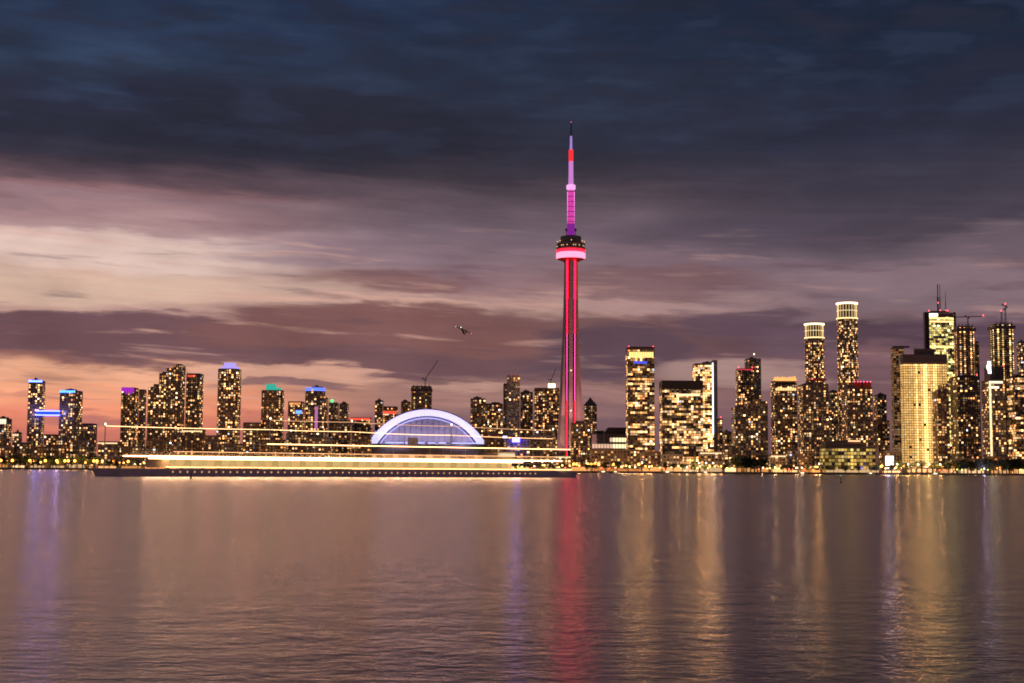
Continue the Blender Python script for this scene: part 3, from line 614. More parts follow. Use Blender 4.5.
LOW = [
 (-6,14,447,2020,'brick block with amber windows at the left edge, below the pale-topped tower'),(14,31,443,2040,'beige walk-up block below the left foot of the taller twin tower'),
 (31,52,447,2010,'dark low block under the blue skybridge'),(52,70,445,2030,'brown low block below the cyan-crowned twin tower'),(70,90,441,2060,'grey low block right of the cyan-crowned twin tower'),
 (98,122,442,2090,'long dark-roofed hall with lit eaves left of the magenta-crowned tower'),(122,146,447,2000,'low terrace block at the foot of the magenta-crowned tower'),
 (146,170,440,2060,'low brick block at the foot of the stepped dark tower'),(182,206,430,2110,'lit-roofed podium block below the red-lit dark tower'),(170,184,446,2010,'small beige block between stepped tower podium and shore'),
 (205,221,436,2090,'bronze mid-rise left of the violet-capped tower foot'),(221,243,444,2010,'low block directly before the violet-capped tower'),(243,262,423,2160,'pale mid-rise between the violet-capped and teal-roofed towers'),
 (262,286,440,2040,'low brown block under the teal-roofed tower'),(286,309,434,2080,'grey mid-rise under the orange-topped squat block'),(309,333,438,2050,'beige low block under the blue-rimmed round tower'),
 (333,352,421,2170,'mid-rise slab under the green-lamp tower'),(352,372,436,2060,'brick low block under the red-lamp row left of stadium'),
 (484,507,434,2080,'brick mid-rise right of the stadium, before the shorter brick tower'),(507,530,440,2020,'beige low block before the pale mauve tower'),(530,556,436,2060,'brown mid-rise before the yellow-boxed tower'),
 (555,571,456,1960,'small white-lit pavilion at the foot of the needle tower'),(590,640,450,1990,'long reddish low hall right of the needle tower foot'),
 (640,661,452,1960,'low brick block with warm shopfronts under the beaconed slab'),(661,683,455,1930,'low quay building before the wide black office block'),(698,722,452,1960,'orange-lit low restaurant block below the white-striped tower'),
 (722,736,446,2010,'narrow low block left of the big dark shore tree'),(768,786,455,1940,'pink-lit low block below the flame-crowned tower'),(797,812,456,1925,'small pink-roofed market hall left of the glassy office block'),
 (786,798,450,2000,'tiny beige block between two pink-lit halls'),(879,900,452,1960,'beige street building behind the white lit billboard'),(953,985,459,1900,'low dark row behind the right-hand shore trees'),
 (985,1012,457,1915,'low shop row under the white-edged tower'),(1008,1034,461,1890,'low quay shed at the right edge of the shore'),
]
for i, (xl, xr, yt, D, lab) in enumerate(LOW):
    low(lab, xl, xr, yt, D, wall=walls[(i*3+1) % 5], lit=.36, gain=.75, bay=4.6, nind=8 if xr-xl < 30 else 16,
        crown=(((1,.7,.35),1.6,yt+.6,yt+1.8) if i in (5,8,21,25,27) else None))

# glass hall between needle tower and beaconed slab
th = thing('exhibition_hall', 'lit glass hall with black swooping roof right of the needle tower', 'hall', (at(608,445,2200).x,2200,GZ))
x0 = at(592,445,2200).x-th.location.x; x1 = at(627,445,2200).x-th.location.x; z1 = at(612,434,2200).z-GZ
m = MB(); m.box(x0,x1,0,40,0,z1); m.build('wall', M['grey'], th)
m = MB(); xm = at(604,445,2200).x-th.location.x; zt = at(616,427.5,2200).z-GZ
m.prism([(xm,-2),(x1+1,-2),(x1+1,42),(xm,42)], z1+.1, zt, 0, [(xm+7,-2),(x1,-2),(x1,42),(xm+7,42)]); m.prism([(x0-1,-2),(xm-.1,-2),(xm-.1,42),(x0-1,42)], z1+.1, zt-5, 0, [(x0+4,-1),(xm-.1,-1),(xm-.1,42),(x0+4,42)]); m.build('roof', M['black'], th)
for k in range(12):
    for f in range(4):
        X = x0+(x1-x0)*(k+.12)/12; m = MB(); Z = z1*(.28+.17*f)
        if k < 6 and f == 3: continue
        m.box(X,X+(x1-x0)/15,-.3,-.02,Z,Z+z1*.11); m.build('window', E(((1,.85,.45) if k > 6 else (1,.6,.4)), 1.5 if k > 6 else .9), th)
m = MB(); xs = at(603.5,445,2200).x-th.location.x; m.tube((xs,-8,0),(xs,-8,zt*.9),.6,6); m.build('mast', M['white'], th)
# white billboard
p = at(889.5,461,1880)
th = thing('billboard', 'glowing white billboard left of the golden office block', 'billboard', (p.x,1880,GZ))
for x in (-3,3): m = MB(); m.tube((x,.3,0),(x,.3,p.z-GZ-5.5),.35); m.build('post', M['black'], th)
m = MB(); m.box(-5.6,5.6,0,.8,p.z-GZ-6.2,p.z-GZ+6.8); m.build('frame', M['black'], th)
m = MB(); m.box(-5.2,5.2,-.12,-.02,p.z-GZ-5.8,p.z-GZ+6.4); m.build('screen', E((1,.85,.8),5,True), th)

# ------------------------------------------------------------------ needle tower
TD = 2224.0
bx = ground_x(570.3, TD)
nt = thing('observation_tower', 'tall concrete needle tower with red and magenta lights and round pod', 'tower', (bx, TD, GZ))
def zz(py): return at(571.5, py, TD).z-GZ
def shaft_section(hw, t_, c_):
    Rr = (hw-t_*.5)/.866; pts = []
    for a in (-30, 90, 210):
        a = R(a); ca, sa = math.cos(a), math.sin(a)
        for r_, q in ((c_,-t_*1.05),(Rr,-t_),(Rr,t_),(c_,t_*1.05)): pts.append((ca*r_-sa*q, sa*r_+ca*q))
    return pts
levels = [(0,25.5,5,11),(28,22.5,4.6,10.5),(60,20.2,4.2,10),(92,18.4,4,9.4),(150,15.7,3.4,8.6),(223,12.4,3,8.0),(290,10.9,2.8,7.6),(334,10.4,2.8,7.4)]
m = MB(); secs = [(z, shaft_section(h, t_, c_)) for z, h, t_, c_ in levels]
for (za, pa_), (zb, pb_) in zip(secs, secs[1:]):
    n = len(m.v); k = len(pa_); m.v += [(p[0],p[1],za) for p in pa_]+[(p[0],p[1],zb) for p in pb_]
    for i in range(k): j = (i+1) % k; m.f.append((n+i,n+j,n+k+j,n+k+i)); m.mi.append(0); m.c.append(None)
sh = m.build('shaft', M['concrete'], nt)
def fy(z):       # y of the recessed front wall between the two front legs
    for (za,_,_,ca),(zb,_,_,cb) in zip(levels, levels[1:]):
        if za <= z <= zb: c_ = ca+(cb-ca)*(z-za)/(zb-za); return -c_*.5-4.2
    return -8
zl = [8,zz(401),zz(335),zz(300),332]
cols = [((1,.005,.018),11),((.9,.07,.42),3),((1,.004,.03),9),((1,.003,.02),14)]
for sx in (-1,1):
    for k in range(4):
        m = MB(); ch = MB(); X = sx*6.1; nn = 6
        for q in range(nn):
            z0_ = zl[k]+(zl[k+1]-zl[k])*q/nn; z1_ = zl[k]+(zl[k+1]-zl[k])*(q+1)/nn
            ya = fy(z0_)-3.6; yb = fy(z1_)-3.6; wd = (.5,.4,.8,1.0)[k]
            m.quad([(X-wd,ya,z0_),(X+wd,ya,z0_),(X+wd,yb,z1_),(X-wd,yb,z1_)])
            ch.quad([(X-wd-.3,ya-.25,z0_),(X-wd-.3,yb-.25,z1_),(X-wd-.3,yb+3,z1_),(X-wd-.3,ya+3,z0_)]); ch.quad([(X+wd+.3,ya-.25,z0_),(X+wd+.3,ya+3,z0_),(X+wd+.3,yb+3,z1_),(X+wd+.3,yb-.25,z1_)])  # baffles added to keep the strip light off the legs
            ch.quad([(X-wd-.3,ya+.2,z0_),(X+wd+.3,ya+.2,z0_),(X+wd+.3,yb+.2,z1_),(X-wd-.3,yb+.2,z1_)])
        m.build('light_strip', E(*cols[k], True), sh); ch.build('strip_baffle', M['bronze'], sh)
m = MB(); nn = 10
for q in range(nn):
    z0_ = 10+320*q/nn; z1_ = 10+320*(q+1)/nn; m.quad([(-3,fy(z0_)-3.4,z0_),(3,fy(z0_)-3.4,z0_),(3,fy(z1_)-3.4,z1_),(-3,fy(z1_)-3.4,z1_)])
m.build('lift_shaft_front', M['concrete'], sh)
for py in (371, 411):
    lamp(sh, 'service_lamp', 0.2, fy(zz(py))-4.5, zz(py), .8, (1,.7,.45), 4)
pod = MB().lathe([(7,zz(263)-2),(11,zz(262)),(19,zz(259.8)),(22,zz(259.2))], 40).build('pod_underside', M['redp'], nt)
MB().lathe([(21.5,zz(259.2)),(22.9,zz(258.2)),(23.2,zz(256)),(22.9,zz(253.6)),(21.5,zz(253))], 48).build('radome_ring', E((1,.17,.27),3,True), nt)
MB().lathe([(22,zz(252.9)),(22.6,zz(252)),(22.6,zz(250.6)),(21.6,zz(250.2))], 48).build('red_light_ring', E((1,.01,.03),4,True), nt)
dk = MB().lathe([(21.4,zz(250.1)),(23,zz(249)),(23,zz(247.8)),(21.2,zz(247.4)),(21.2,zz(245.6)),(22.4,zz(245.2)),(22.4,zz(243.8)),(17,zz(243)),(16.6,zz(240)),(16.2,zz(236.8)),(11,zz(236.2)),(6,zz(235.4))], 48).build('observation_deck', M['dark'], nt)
for k in range(40):
    a = 2*math.pi*k/40
    if math.sin(a) > .3 or rnd.random() < .35: continue
    z = zz(246.6); lamp(dk, 'deck_window', 21.5*math.cos(a), 21.5*math.sin(a), z if k % 3 else zz(242), .75, (1,.6,.2), 1.6)
up = MB().lathe([(6.5,zz(236)),(6.0,zz(224))], 12).build('upper_shaft_base', E((.25,.02,.3),.9), nt)
for sx in (-1,1):
    m = MB(); m.lathe([(.1,zz(232)),(1.8,zz(231)),(1.8,zz(229)),(.1,zz(228.4))], 10, 0, sx*7.2, -2); m.tube((sx*7.2,-2,zz(236)),(sx*7.2,-2,zz(232)),.5); m.build('dish', M['dark'], up)
glowm = bpy.data.materials.new('magenta_painted_glow'); glowm.use_nodes = True; t = NT(glowm.node_tree); t.n.clear()
e = t.new('ShaderNodeEmission'); o_ = t.new('ShaderNodeTexCoord'); n_ = t.noise(o_.outputs['Object'], .35, 3)
t.l.new(t.mix(n_, (.45,.02,.30,1), (1,.10,.50,1)), e.inputs[0]); e.inputs[1].default_value = .95  # magenta floodlighting put into the upper shaft's own glow
oo = t.new('ShaderNodeOutputMaterial'); t.l.new(e.outputs[0], oo.inputs[0])
us = MB().lathe([(5.8,zz(224)),(5.0,zz(190.4))], 12).build('upper_shaft', glowm, nt)
for k in range(7):
    z_ = zz(222)+(zz(192)-zz(222))*k/6; r_ = 6.1-.8*k/6; MB().lathe([(r_-.5,z_-.5),(r_,z_-.4),(r_,z_+.4),(r_-.5,z_+.5)],12).build('collar', M['dark'], us)
for sx in (-1,1):
    m = MB(); m.box(sx*5.3-.5,sx*5.3+.5,-1,1,zz(223),zz(192)); m.build('corner_rib', E((1,.25,.8),1.5), us)
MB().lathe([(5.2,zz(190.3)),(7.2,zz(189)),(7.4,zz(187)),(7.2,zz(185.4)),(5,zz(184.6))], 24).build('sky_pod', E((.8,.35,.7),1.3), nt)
MB().lathe([(4.2,zz(184.5)),(3.8,zz(176)),(3.6,zz(161.5))], 12).build('antenna_lower', E((.6,.22,.62),1.0), nt)  # pod and antenna sections glow themselves in place of floodlights on them
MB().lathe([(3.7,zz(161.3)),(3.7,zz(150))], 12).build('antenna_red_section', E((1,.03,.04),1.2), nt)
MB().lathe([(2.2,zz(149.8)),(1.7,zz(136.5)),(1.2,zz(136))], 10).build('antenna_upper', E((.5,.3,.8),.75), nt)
MB().lathe([(1.1,zz(136)),(.8,zz(124)),(.2,zz(121.5))], 8).build('antenna_tip', M['black'], nt)
lamp(nt,'beacon',0,-1,zz(122.3),.7,(1,.15,.15),2)
for py in (136,):
    m = MB(); m.lathe([(1,zz(py)+.1),(2.1,zz(py)+.3),(2.1,zz(py)+1.2),(1,zz(py)+1.4)], 10); m.build('antenna_collar', M['dark'], nt)
# floodlights added before the tower to brighten its lower and upper shaft
for x in (-60, 70):
    l = bpy.data.lights.new('floodlight', 'SPOT'); l.energy = 1100000; l.color = (1,.30,.32); l.spot_size = R(50); l.shadow_soft_size = 2
    lo = bpy.data.objects.new('floodlight', l); COL.objects.link(lo); lo.parent = nt; lo.location = (x,-150,10)
    lo.rotation_euler = (Vector((0,0,200))-Vector((x,-150,10))).to_track_quat('-Z','Y').to_euler()
for x in (-40, 45):
    l = bpy.data.lights.new('floodlight', 'SPOT'); l.energy = 200000; l.color = (1,.46,.40); l.spot_size = R(40); l.shadow_soft_size = 2
    lo = bpy.data.objects.new('floodlight', l); COL.objects.link(lo); lo.parent = nt; lo.location = (x,-75,6)
    lo.rotation_euler = (Vector((0,0,75))-Vector((x,-75,6))).to_track_quat('-Z','Y').to_euler()

# ------------------------------------------------------------------ stadium
SD = 2180.0
sc_x = at(427,445,SD).x
st_ = thing('stadium', 'domed stadium with glowing lilac arches left of the needle tower', 'stadium', (sc_x, SD, GZ))
px_m = (at(484,440,SD).x-at(370,440,SD).x)/114
Zs = lambda py: at(427,py,SD).z-GZ
base = Zs(443.5)
def arc_pt(half, rise, f):                      # a point on a circular segment, f from -1 to 1
    Rr = (half*half+rise*rise)/(2*rise); x = half*f
    return x, math.sqrt(max(0, Rr*Rr-x*x))-(Rr-rise)
def arch(m, a_out, h_out, a_in, h_in, y0, y1, zb, n=48, mi=0):
    k = len(m.v)
    for i in range(n+1):
        f = -math.cos(math.pi*i/n)
        for (aa, hh) in ((a_out,h_out),(a_in,h_in)):
            x, z = arc_pt(aa, hh, f)
            for y in (y0,y1): m.v.append((x, y, zb+z))
    for i in range(n):
        b0 = k+4*i; b1 = b0+4
        for f in ((b0,b0+1,b1+1,b1),(b0+2,b1+2,b1+3,b0+3),(b0,b1,b1+2,b0+2),(b0+1,b0+3,b1+3,b1+1)): m.f.append(f); m.mi.append(mi); m.c.append(None)
ao = 59*px_m; ho = Zs(409.5)-base
lilac = bpy.data.materials.new('glow_painted_membrane'); lilac.use_nodes = True; t = NT(lilac.node_tree); pb_ = t.n['Principled BSDF']
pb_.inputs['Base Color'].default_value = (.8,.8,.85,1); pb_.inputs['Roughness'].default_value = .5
pb_.inputs['Emission Color'].default_value = (.58,.56,1,1); pb_.inputs['Emission Strength'].default_value = 1.2  # lilac floodlighting put into the membrane as its own glow
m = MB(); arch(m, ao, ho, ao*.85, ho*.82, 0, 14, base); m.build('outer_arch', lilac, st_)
m = MB(); arch(m, ao*.845, ho*.815, ao*.81, ho*.775, 5, 14, base); m.build('arch_soffit', M['dark'], st_)
m = MB(); arch(m, ao*1.012, ho*1.03, ao*1.001, ho*1.002, -.6, 15, base); m.build('arch_edge', pmat('violet_grey_trim',(.2,.17,.3),.6), st_)
for k in range(-7,8):
    x, z = arc_pt(ao*.78, ho*.73, k/8); m = MB(); m.box(x-.35,x+.35,10.9,11.9,base-.5,base+z); m.build('panel_rib', M['dark'], st_)
m = MB(); arch(m, ao*.805, ho*.77, ao*.785, ho*.735, 1, 12, base); m.build('inner_arch', E((.5,.45,1),1.1), st_)  # floodlit lilac put into the arch's own emission
# dome behind
m = MB(); n = 36
for j in range(9):
    f = math.cos(math.pi/2*j/9); yy = 14+150*math.sin(math.pi/2*j/9)
    for i in range(n+1): x_, z_ = arc_pt(ao*.97*f, ho*.97*f, -math.cos(math.pi*i/n)); m.v.append((x_, yy, base+z_))
for j in range(8):
    for i in range(n): q = j*(n+1)+i; m.f.append((q,q+1,q+n+2,q+n+1)); m.mi.append(0); m.c.append(None)
m.build('dome', M['roofm'], st_)
# recessed front panel
m = MB(); k = len(m.v)
for i in range(n+1): x_, z_ = arc_pt(ao*.785, ho*.735, -math.cos(math.pi*i/n)); m.v += [(x_,12,base+z_),(x_,12,base-1)]
for i in range(n): q = 2*i; m.f.append((q+1,q+3,q+2,q)); m.mi.append(0); m.c.append(None)
m.build('end_panel', M['grey'], st_)
m = MB(); poly = roundpoly(0, 80, ao*1.02, 86, 32); m.prism(poly, 0, base-.2); 
for k in range(5): m.prism(roundpoly(0, 80, ao*1.02+.6, 86.6, 32), base*(.15+.19*k), base*(.15+.19*k)+1.2)
dr = m.build('drum_wall', M['beige'], st_)
for k in range(30):
    a_ = -math.pi/2+R(-82+k*5.65); r1, r2 = ao*1.02+.9, 87
    X, Y = r1*math.cos(a_), 80+r2*math.sin(a_)
    m = MB(); zc = base*.5
    ang = math.atan2(math.cos(a_)/r1, -math.sin(a_)/r2)
    m.box(-5,5,-.2,.2,-3,3); q = m.build('window', E((1,.45,.22), .55 if k % 3 else 1.3), dr, (X,Y,zc), ang)
for k,(fx) in enumerate((-.62,-.46,-.3,-.1,.08,.26,.5,.66,.8)):
    w_ = rnd.uniform(4,8)
    m = MB(); m.box(fx*ao-w_,fx*ao+w_,-7,-6,base-.1,base+1.6); m.build('floodlight_bar', E((.5,.5,1),1.5), st_)
for fx in (-.6,-.2,.2,.6):
    l = bpy.data.lights.new('floodlight', 'AREA'); l.energy = 14000; l.color = (.62,.52,1); l.size = 26; l.size_y = 3; l.shape = 'RECTANGLE'
    lo = bpy.data.objects.new('floodlight', l); COL.objects.link(lo); lo.parent = st_; lo.location = (fx*ao,-8,base+1.8)
    lo.rotation_euler = (Vector((fx*ao*.8,12,base+24))-Vector(lo.location)).to_track_quat('-Z','Y').to_euler()
m = MB(); m.lathe([(.1,-2.6),(3,-2),(3,2),(.1,2.6)],14); 
gl = thing('light_board', 'violet-white glowing screen on a roof right of the stadium', 'screen', (at(516,440,2012).x,2012,at(516,440,2012).z))
m = MB(); m.box(-5.5,5.5,0,1,-3.2,3.2); m.build('screen', E((.07,.06,1),16,True), gl)
m = MB(); m.tube((-2,.5,-3.2),(-2,.5,-16),.3); m.tube((2,.5,-3.2),(2,.5,-16),.3); m.build('support_frame', M['black'], gl)
l = bpy.data.lights.new('added_streak_light', 'POINT'); l.energy = 20000; l.color = (.34,.30,1); l.shadow_soft_size = 3; lo = bpy.data.objects.new('added_streak_light', l); COL.objects.link(lo); lo.parent = gl; lo.location = (0,-4,0)  # point lamp added to strengthen the screen's streak on the water
gl = thing('light_board', 'small round violet sign right of the stadium, left of the glowing screen', 'screen', (at(505,437,2012).x,2012,at(505,437,2012).z))
m = MB(); m.box(-3.2,3.2,0,1,-1.6,1.6); m.build('screen', E((.6,.5,1),2.2), gl)
m = MB(); m.tube((0,.5,-1.6),(0,.5,-14),.3); m.build('support_frame', M['black'], gl)

# ------------------------------------------------------------------ ferry, stretched so that its light lines cover its trails
fa = on_water(92,476.3); fa = Vector((at(92,471,345).x,345,0)); fb = Vector((at(578,471,440).x,440,0))
L = (fb-fa).length; ang = math.atan2(fb.y-fa.y, fb.x-fa.x); mid = (fa+fb)/2
fy_ = thing('stretched_ferry', 'ferry stretched to the length of its golden light trails, crossing before the stadium', 'ferry', (mid.x,mid.y,0), ang)
hl = L/2; BW = 6.5
def hullpoly(k, s): 
    return [(-hl*s+14,-BW*k),(hl*s-14,-BW*k),(hl*s-5,-BW*.62*k),(hl*s,0),(hl*s-5,BW*.62*k),(hl*s-14,BW*k),(-hl*s+14,BW*k),(-hl*s+5,BW*.62*k),(-hl*s,0),(-hl*s+5,-BW*.62*k)]
m = MB(); m.prism(hullpoly(.86,.985), -.8, 1.7, 0, hullpoly(1,1)); hull = m.build('hull', M['hull'], fy_)
for k in range(60):
    x = -hl+18+k*(L-40)/59; m = MB(); m.lathe([(.01,-.03),(.2,-.02),(.2,.02),(.01,.03)],10); q = m.build('porthole', E((1,.5,.18),.9), hull, (x,-BW*.985,1.15)); q.rotation_euler = (R(90),0,0)
m = MB(); m.prism(hullpoly(1.02,1.002), 1.72, 1.92); m.build('rub_rail', M['cream'], hull)
m = MB(); m.box(-hl+16,hl-30,-BW*.8,BW*.8,2.13,4.7); cabin = m.build('main_cabin', M['cream'], fy_)
nw = 52
for k in range(nw):
    x0 = -hl+17.5+k*(L-49)/nw; m = MB(); 
    m.box(x0,x0+(L-49)/nw-.12,-BW*.8-.06,-BW*.8-.01,2.75,4.2)
    m.build('window', E([(1,.66,.25),(1,.68,.26),(1,.64,.22),(1,.60,.22)][k*7 % 4], [.6,.72,.52,.66][k*5 % 4]), cabin)
m = MB(); m.box(-hl+6,hl-12,-BW,BW,4.75,4.95); dk = m.build('upper_deck', M['cream'], fy_)
m = MB(); m.box(-hl+5,hl-12,-BW-.12,-BW-.02,4.78,5.02); m.build('deck_light_strip', E((1,.50,.2),16.0,True), dk)
m = MB(); m.box(-hl+16,hl-8,-BW-.1,-BW-.02,2.2,2.42); m.build('deck_light_strip', E((1,.50,.18),4.0,True), hull)
m = MB(); m.box(-hl+12,hl-26,-BW*.8-.35,-BW*.8-.08,4.3,4.5); m.build('window_light_strip', E((1,.50,.2),14.0,True), cabin)
rl = MB()
for k in range(101):
    x = -hl+7+k*(L-20)/100; rl.tube((x,-BW+.1,4.95),(x,-BW+.1,6.05),.035,4)
for z in (5.35,5.7,6.05): rl.tube((-hl+7,-BW+.1,z),(hl-13,-BW+.1,z),.035,4)
rl.build('railing', M['cream'], dk)
for k in range(34):
    x = -hl+12+k*(L-28)/33; q = MB().lathe([(.01,-.12),(.14,-.08),(.16,.05),(.01,.12)],8).build('added_deck_lamp', E((1,.55,.25),12), dk, (x,-BW-.4,4.5))  # bulbs added as heads for the shimmer lighting
for k in range(11):                     # area lamps added along the lake side for the golden shimmer on the water
    sg = (L-26)/11; l = bpy.data.lights.new('shimmer_light', 'AREA'); l.shape = 'RECTANGLE'; l.size = sg; l.size_y = .35
    l.energy = [1200,800,1300,950,1250,900,1350,1150,850,1200,900][k]*.62; l.color = (1,.50,.31)
    lo = bpy.data.objects.new('shimmer_light', l); COL.objects.link(lo); lo.parent = dk; lo.location = (-hl+10+sg*(k+.5),-BW-.2,4.55); lo.rotation_euler = (R(-72),0,0)
m = MB(); m.box(-hl+18,hl-14,-BW+.02,-BW+.06,6.08,6.16); m.build('rail_trail_strip', E((1,.48,.2),3.0), dk)  # light line added along the rail where a trail ran
# canopy over the open upper deck
m = MB(); m.box(-hl+44,hl-8,-BW*.9,BW*.9,8.3,8.45); cn = m.build('canopy', M['cream'], fy_)
m = MB(); m.box(-hl+44,hl-8,-BW*.9-.1,-BW*.9-.01,8.28,8.5); m.build('canopy_trail_strip', E((1,.50,.20),6,True), cn)  # light line put along the canopy edge for another trail
for k in range(9):
    x = -hl+46+k*(L-56)/8
    for sy in (-1,1):
        m = MB(); m.tube((x,sy*BW*.85,4.96),(x,sy*BW*.85,8.29),.07,6); m.build('post', M['cream'], cn)
# light lines put where the ferry's trails ran: masts and festoon strings
mx = [-hl+3,-hl+48,-hl+73,hl-48,hl-10]
for i, x in enumerate(mx):
    m = MB(); top = [12.4,15.0,15.0,14.8,14.4][i]; m.tube((x,0,1.9 if i in (0,) else 4.96),(x,0,top),.11,6); q = m.build('mast', M['cream'], fy_)
    ml = MB(); ml.lathe([(.01,top),(.16,top+.1),(.16,top+.4),(.01,top+.5)],8,0,x,0); ml.build('mast_lamp', E((1,.8,.5),8), q)
def trail_line(x0, z0, x1, z1, sag, col, s, r=.055):
    m = MB(); n = 16; pts = [(x0+(x1-x0)*i/n, 0, z0+(z1-z0)*i/n-sag*4*(i/n)*(1-i/n)) for i in range(n+1)]
    for p, q in zip(pts, pts[1:]): m.tube(p, q, r, 5)
    m.build('trail_light_string', E(col, s, False), fy_)
trail_line(mx[0],12.2,mx[1],12.3,.12,(1,.58,.26),5); trail_line(mx[1],12.3,mx[2],12.3,.1,(1,.58,.26),5); trail_line(mx[2],12.3,mx[3],12.0,.2,(1,.55,.24),5); trail_line(mx[3],12.0,mx[4],11.7,.1,(1,.5,.2),4)
trail_line(mx[1],14.8,mx[2],14.9,.1,(1,.5,.25),1.6); trail_line(mx[2],14.9,mx[3],14.6,.2,(1,.5,.25),1.6); trail_line(mx[3],14.6,mx[4],14.2,.1,(1,.5,.22),1.6)
# wheelhouse, funnel, rafts
m = MB(); m.prism([(hl-34,-3.4),(hl-27,-3.0),(hl-27,3.0),(hl-34,3.4)], 4.96, 7.4); wh = m.build('wheelhouse', M['cream'], fy_)
m = MB(); m.box(hl-33.5,hl-27.5,-3.5,-3.38,6.1,7.0); m.build('window', E((1,.75,.45),.9), wh)
m = MB(); m.prism(roundpoly(hl-60,2,1.6,1.1,14), 8.46, 11.2); m.build('funnel', M['cream'], fy_)
for k in range(6):
    m = MB(); x = -hl+52+k*14; m.lathe([(.01,-1),(.4,-.9),(.5,0),(.4,.9),(.01,1)],10); q = m.build('life_raft', M['cream'], dk, (x,-BW*.55,5.45)); q.rotation_euler = (0,R(90),0)

# ------------------------------------------------------------------ aircraft in its climbing turn
ap = at(463,331,1500)
av = thing('propeller_airliner', 'small twin-propeller airliner banking in the sky above the stadium', 'aircraft', tuple(ap), 0)
av.rotation_euler = (R(22), R(-24), R(160))
m = MB(); m.lathe([(.05,-9.5),(.5,-9),(1.0,-7.6),(1.25,-5),(1.25,3),(.8,6.6),(.3,9.5),(.05,10)],14); fu = m.build('fuselage', M['white'], av); fu.rotation_euler = (R(-90),0,0)
m = MB(); m.prism([(-9.5,-1.1),(9.5,-1.1),(9.5,.5),(-9.5,.5)][:4], 1.15, 1.4, 0); m.build('wing', M['white'], av)
m = MB(); m.prism([(-.12,-9.6),(.12,-9.6),(.12,-6.6),(-.12,-6.6)], .6, 4.4, 0, [(-.1,-10),(.1,-10),(.1,-8.2),(-.1,-8.2)]); tf = m.build('tail_fin', M['white'], av)
m = MB(); m.box(-3.6,3.6,-10,-8.6,4.4,4.55); m.build('tailplane', M['white'], av)
for sx in (-1,1):
    m = MB(); m.lathe([(.1,-2.4),(.5,-2),(.55,1.6),(.2,2.6)],10); q = m.build('engine', M['white'], av, (sx*3.8,.4,1.0)); q.rotation_euler = (R(-90),0,0)
    m = MB()
    for k in range(4): a_ = k*math.pi/2; m.box(-.12,.12,-.03,.03,.1,1.9); n = len(m.v)-8; 
    pv = []
    for i, v in enumerate(m.v): k = i//8; a_ = k*math.pi/2; pv.append((v[0]*math.cos(a_)+v[2]*math.sin(a_), v[1], -v[0]*math.sin(a_)+v[2]*math.cos(a_)))
    m.v = pv; m.build('propeller', M['black'], av, (sx*3.8,3.1,1.0))
lamp(av,'wingtip_lamp',-9.6,0,1.3,.3,(1,.1,.1),5); lamp(av,'wingtip_lamp',9.6,0,1.3,.3,(1,.95,.9),5); lamp(av,'nose_lamp',0,9.6,-.4,.3,(1,.95,.9),6)

# ------------------------------------------------------------------ shore trees
def crown_mesh(seed, mat, n=520):
    r = random.Random(seed); m = MB()
    cl = [(Vector((r.gauss(0,.33),r.gauss(0,.33),r.uniform(-.35,.75))), r.uniform(.22,.45)) for _ in range(11)]
    for _ in range(n):
        c_, s = cl[r.randrange(len(cl))]; d = Vector((r.gauss(0,1),r.gauss(0,1),r.gauss(0,.8))).normalized()*s*r.uniform(.5,1.05)
        p = c_+d; u = Vector((r.gauss(0,1),r.gauss(0,1),r.gauss(0,1))).normalized(); v = u.orthogonal().normalized(); q = r.uniform(.05,.1)
        m.quad([p-u*q-v*q*.6, p+u*q-v*q*.6, p+u*q+v*q*.6, p-u*q+v*q*.6])
    return m.mesh('crown', mat)
def trunk_mesh(seed):
    r = random.Random(seed); m = MB(); m.lathe([(.05,0),(.035,.45),(.02,.8)],7)
    for k in range(6):
        a_ = r.uniform(0,6.28); z = .35+.08*k; m.tube((0,0,z),(math.cos(a_)*.3,math.sin(a_)*.3,z+.28),.014,5)
    return m.mesh('trunk', M['bark'])
CM = [crown_mesh(1,M['leaf']),crown_mesh(2,M['leafd']),crown_mesh(3,M['leaf']),crown_mesh(4,M['leafd'])]
TM = [trunk_mesh(5),trunk_mesh(6)]
def tree(px, D, h, wd, label, group):
    th = thing('broadleaf_tree', label, 'tree', (ground_x(px,D),D,GZ), rnd.uniform(0,6.28), group)
    a_ = put('trunk', TM[rnd.randrange(2)], th); a_.scale = (h,h,h*.8)
    c_ = put('crown', CM[rnd.randrange(4)], th, (0,0,h*.56)); c_.scale = (wd*.62,wd*.62,h*.5)
segs = [ (0,100,26,9,13,'dark leafy tree among orange lamps on the shore below the twin towers','trees below the twin towers'),
         (100,370,20,6,9,'small tree on the shore behind the ferry lights, left of the stadium','trees behind the ferry'),
         (370,590,16,5,8,'small tree on the promenade between stadium and needle tower','trees by the stadium'),
         (590,725,12,6,10,'tree on the quay before the beaconed slab and wide black block','trees on the middle quay'),
         (736,762,8,13,16,'large dark tree in the clump below the red-edged tower','dark tree clump'),
         (765,885,10,6,9,'tree on the quay around the glassy waterfront office block','trees by the office block'),
         (888,950,8,9,13,'round tree before the podium of the golden office block','trees before the golden block'),
         (952,1030,18,11,15,'dark tree in the thick row along the right-hand shore','right-hand shore trees') ]
for (x0,x1,n,h0,h1,lab,grp) in segs:
    for k in range(n):
        px = x0+(x1-x0)*(k+rnd.uniform(.15,.85))/n; D = SHORE+rnd.uniform(8,40); h = rnd.uniform(h0,h1)*1.3
        tree(px, D, h, h*rnd.uniform(.75,1.1), lab, grp)

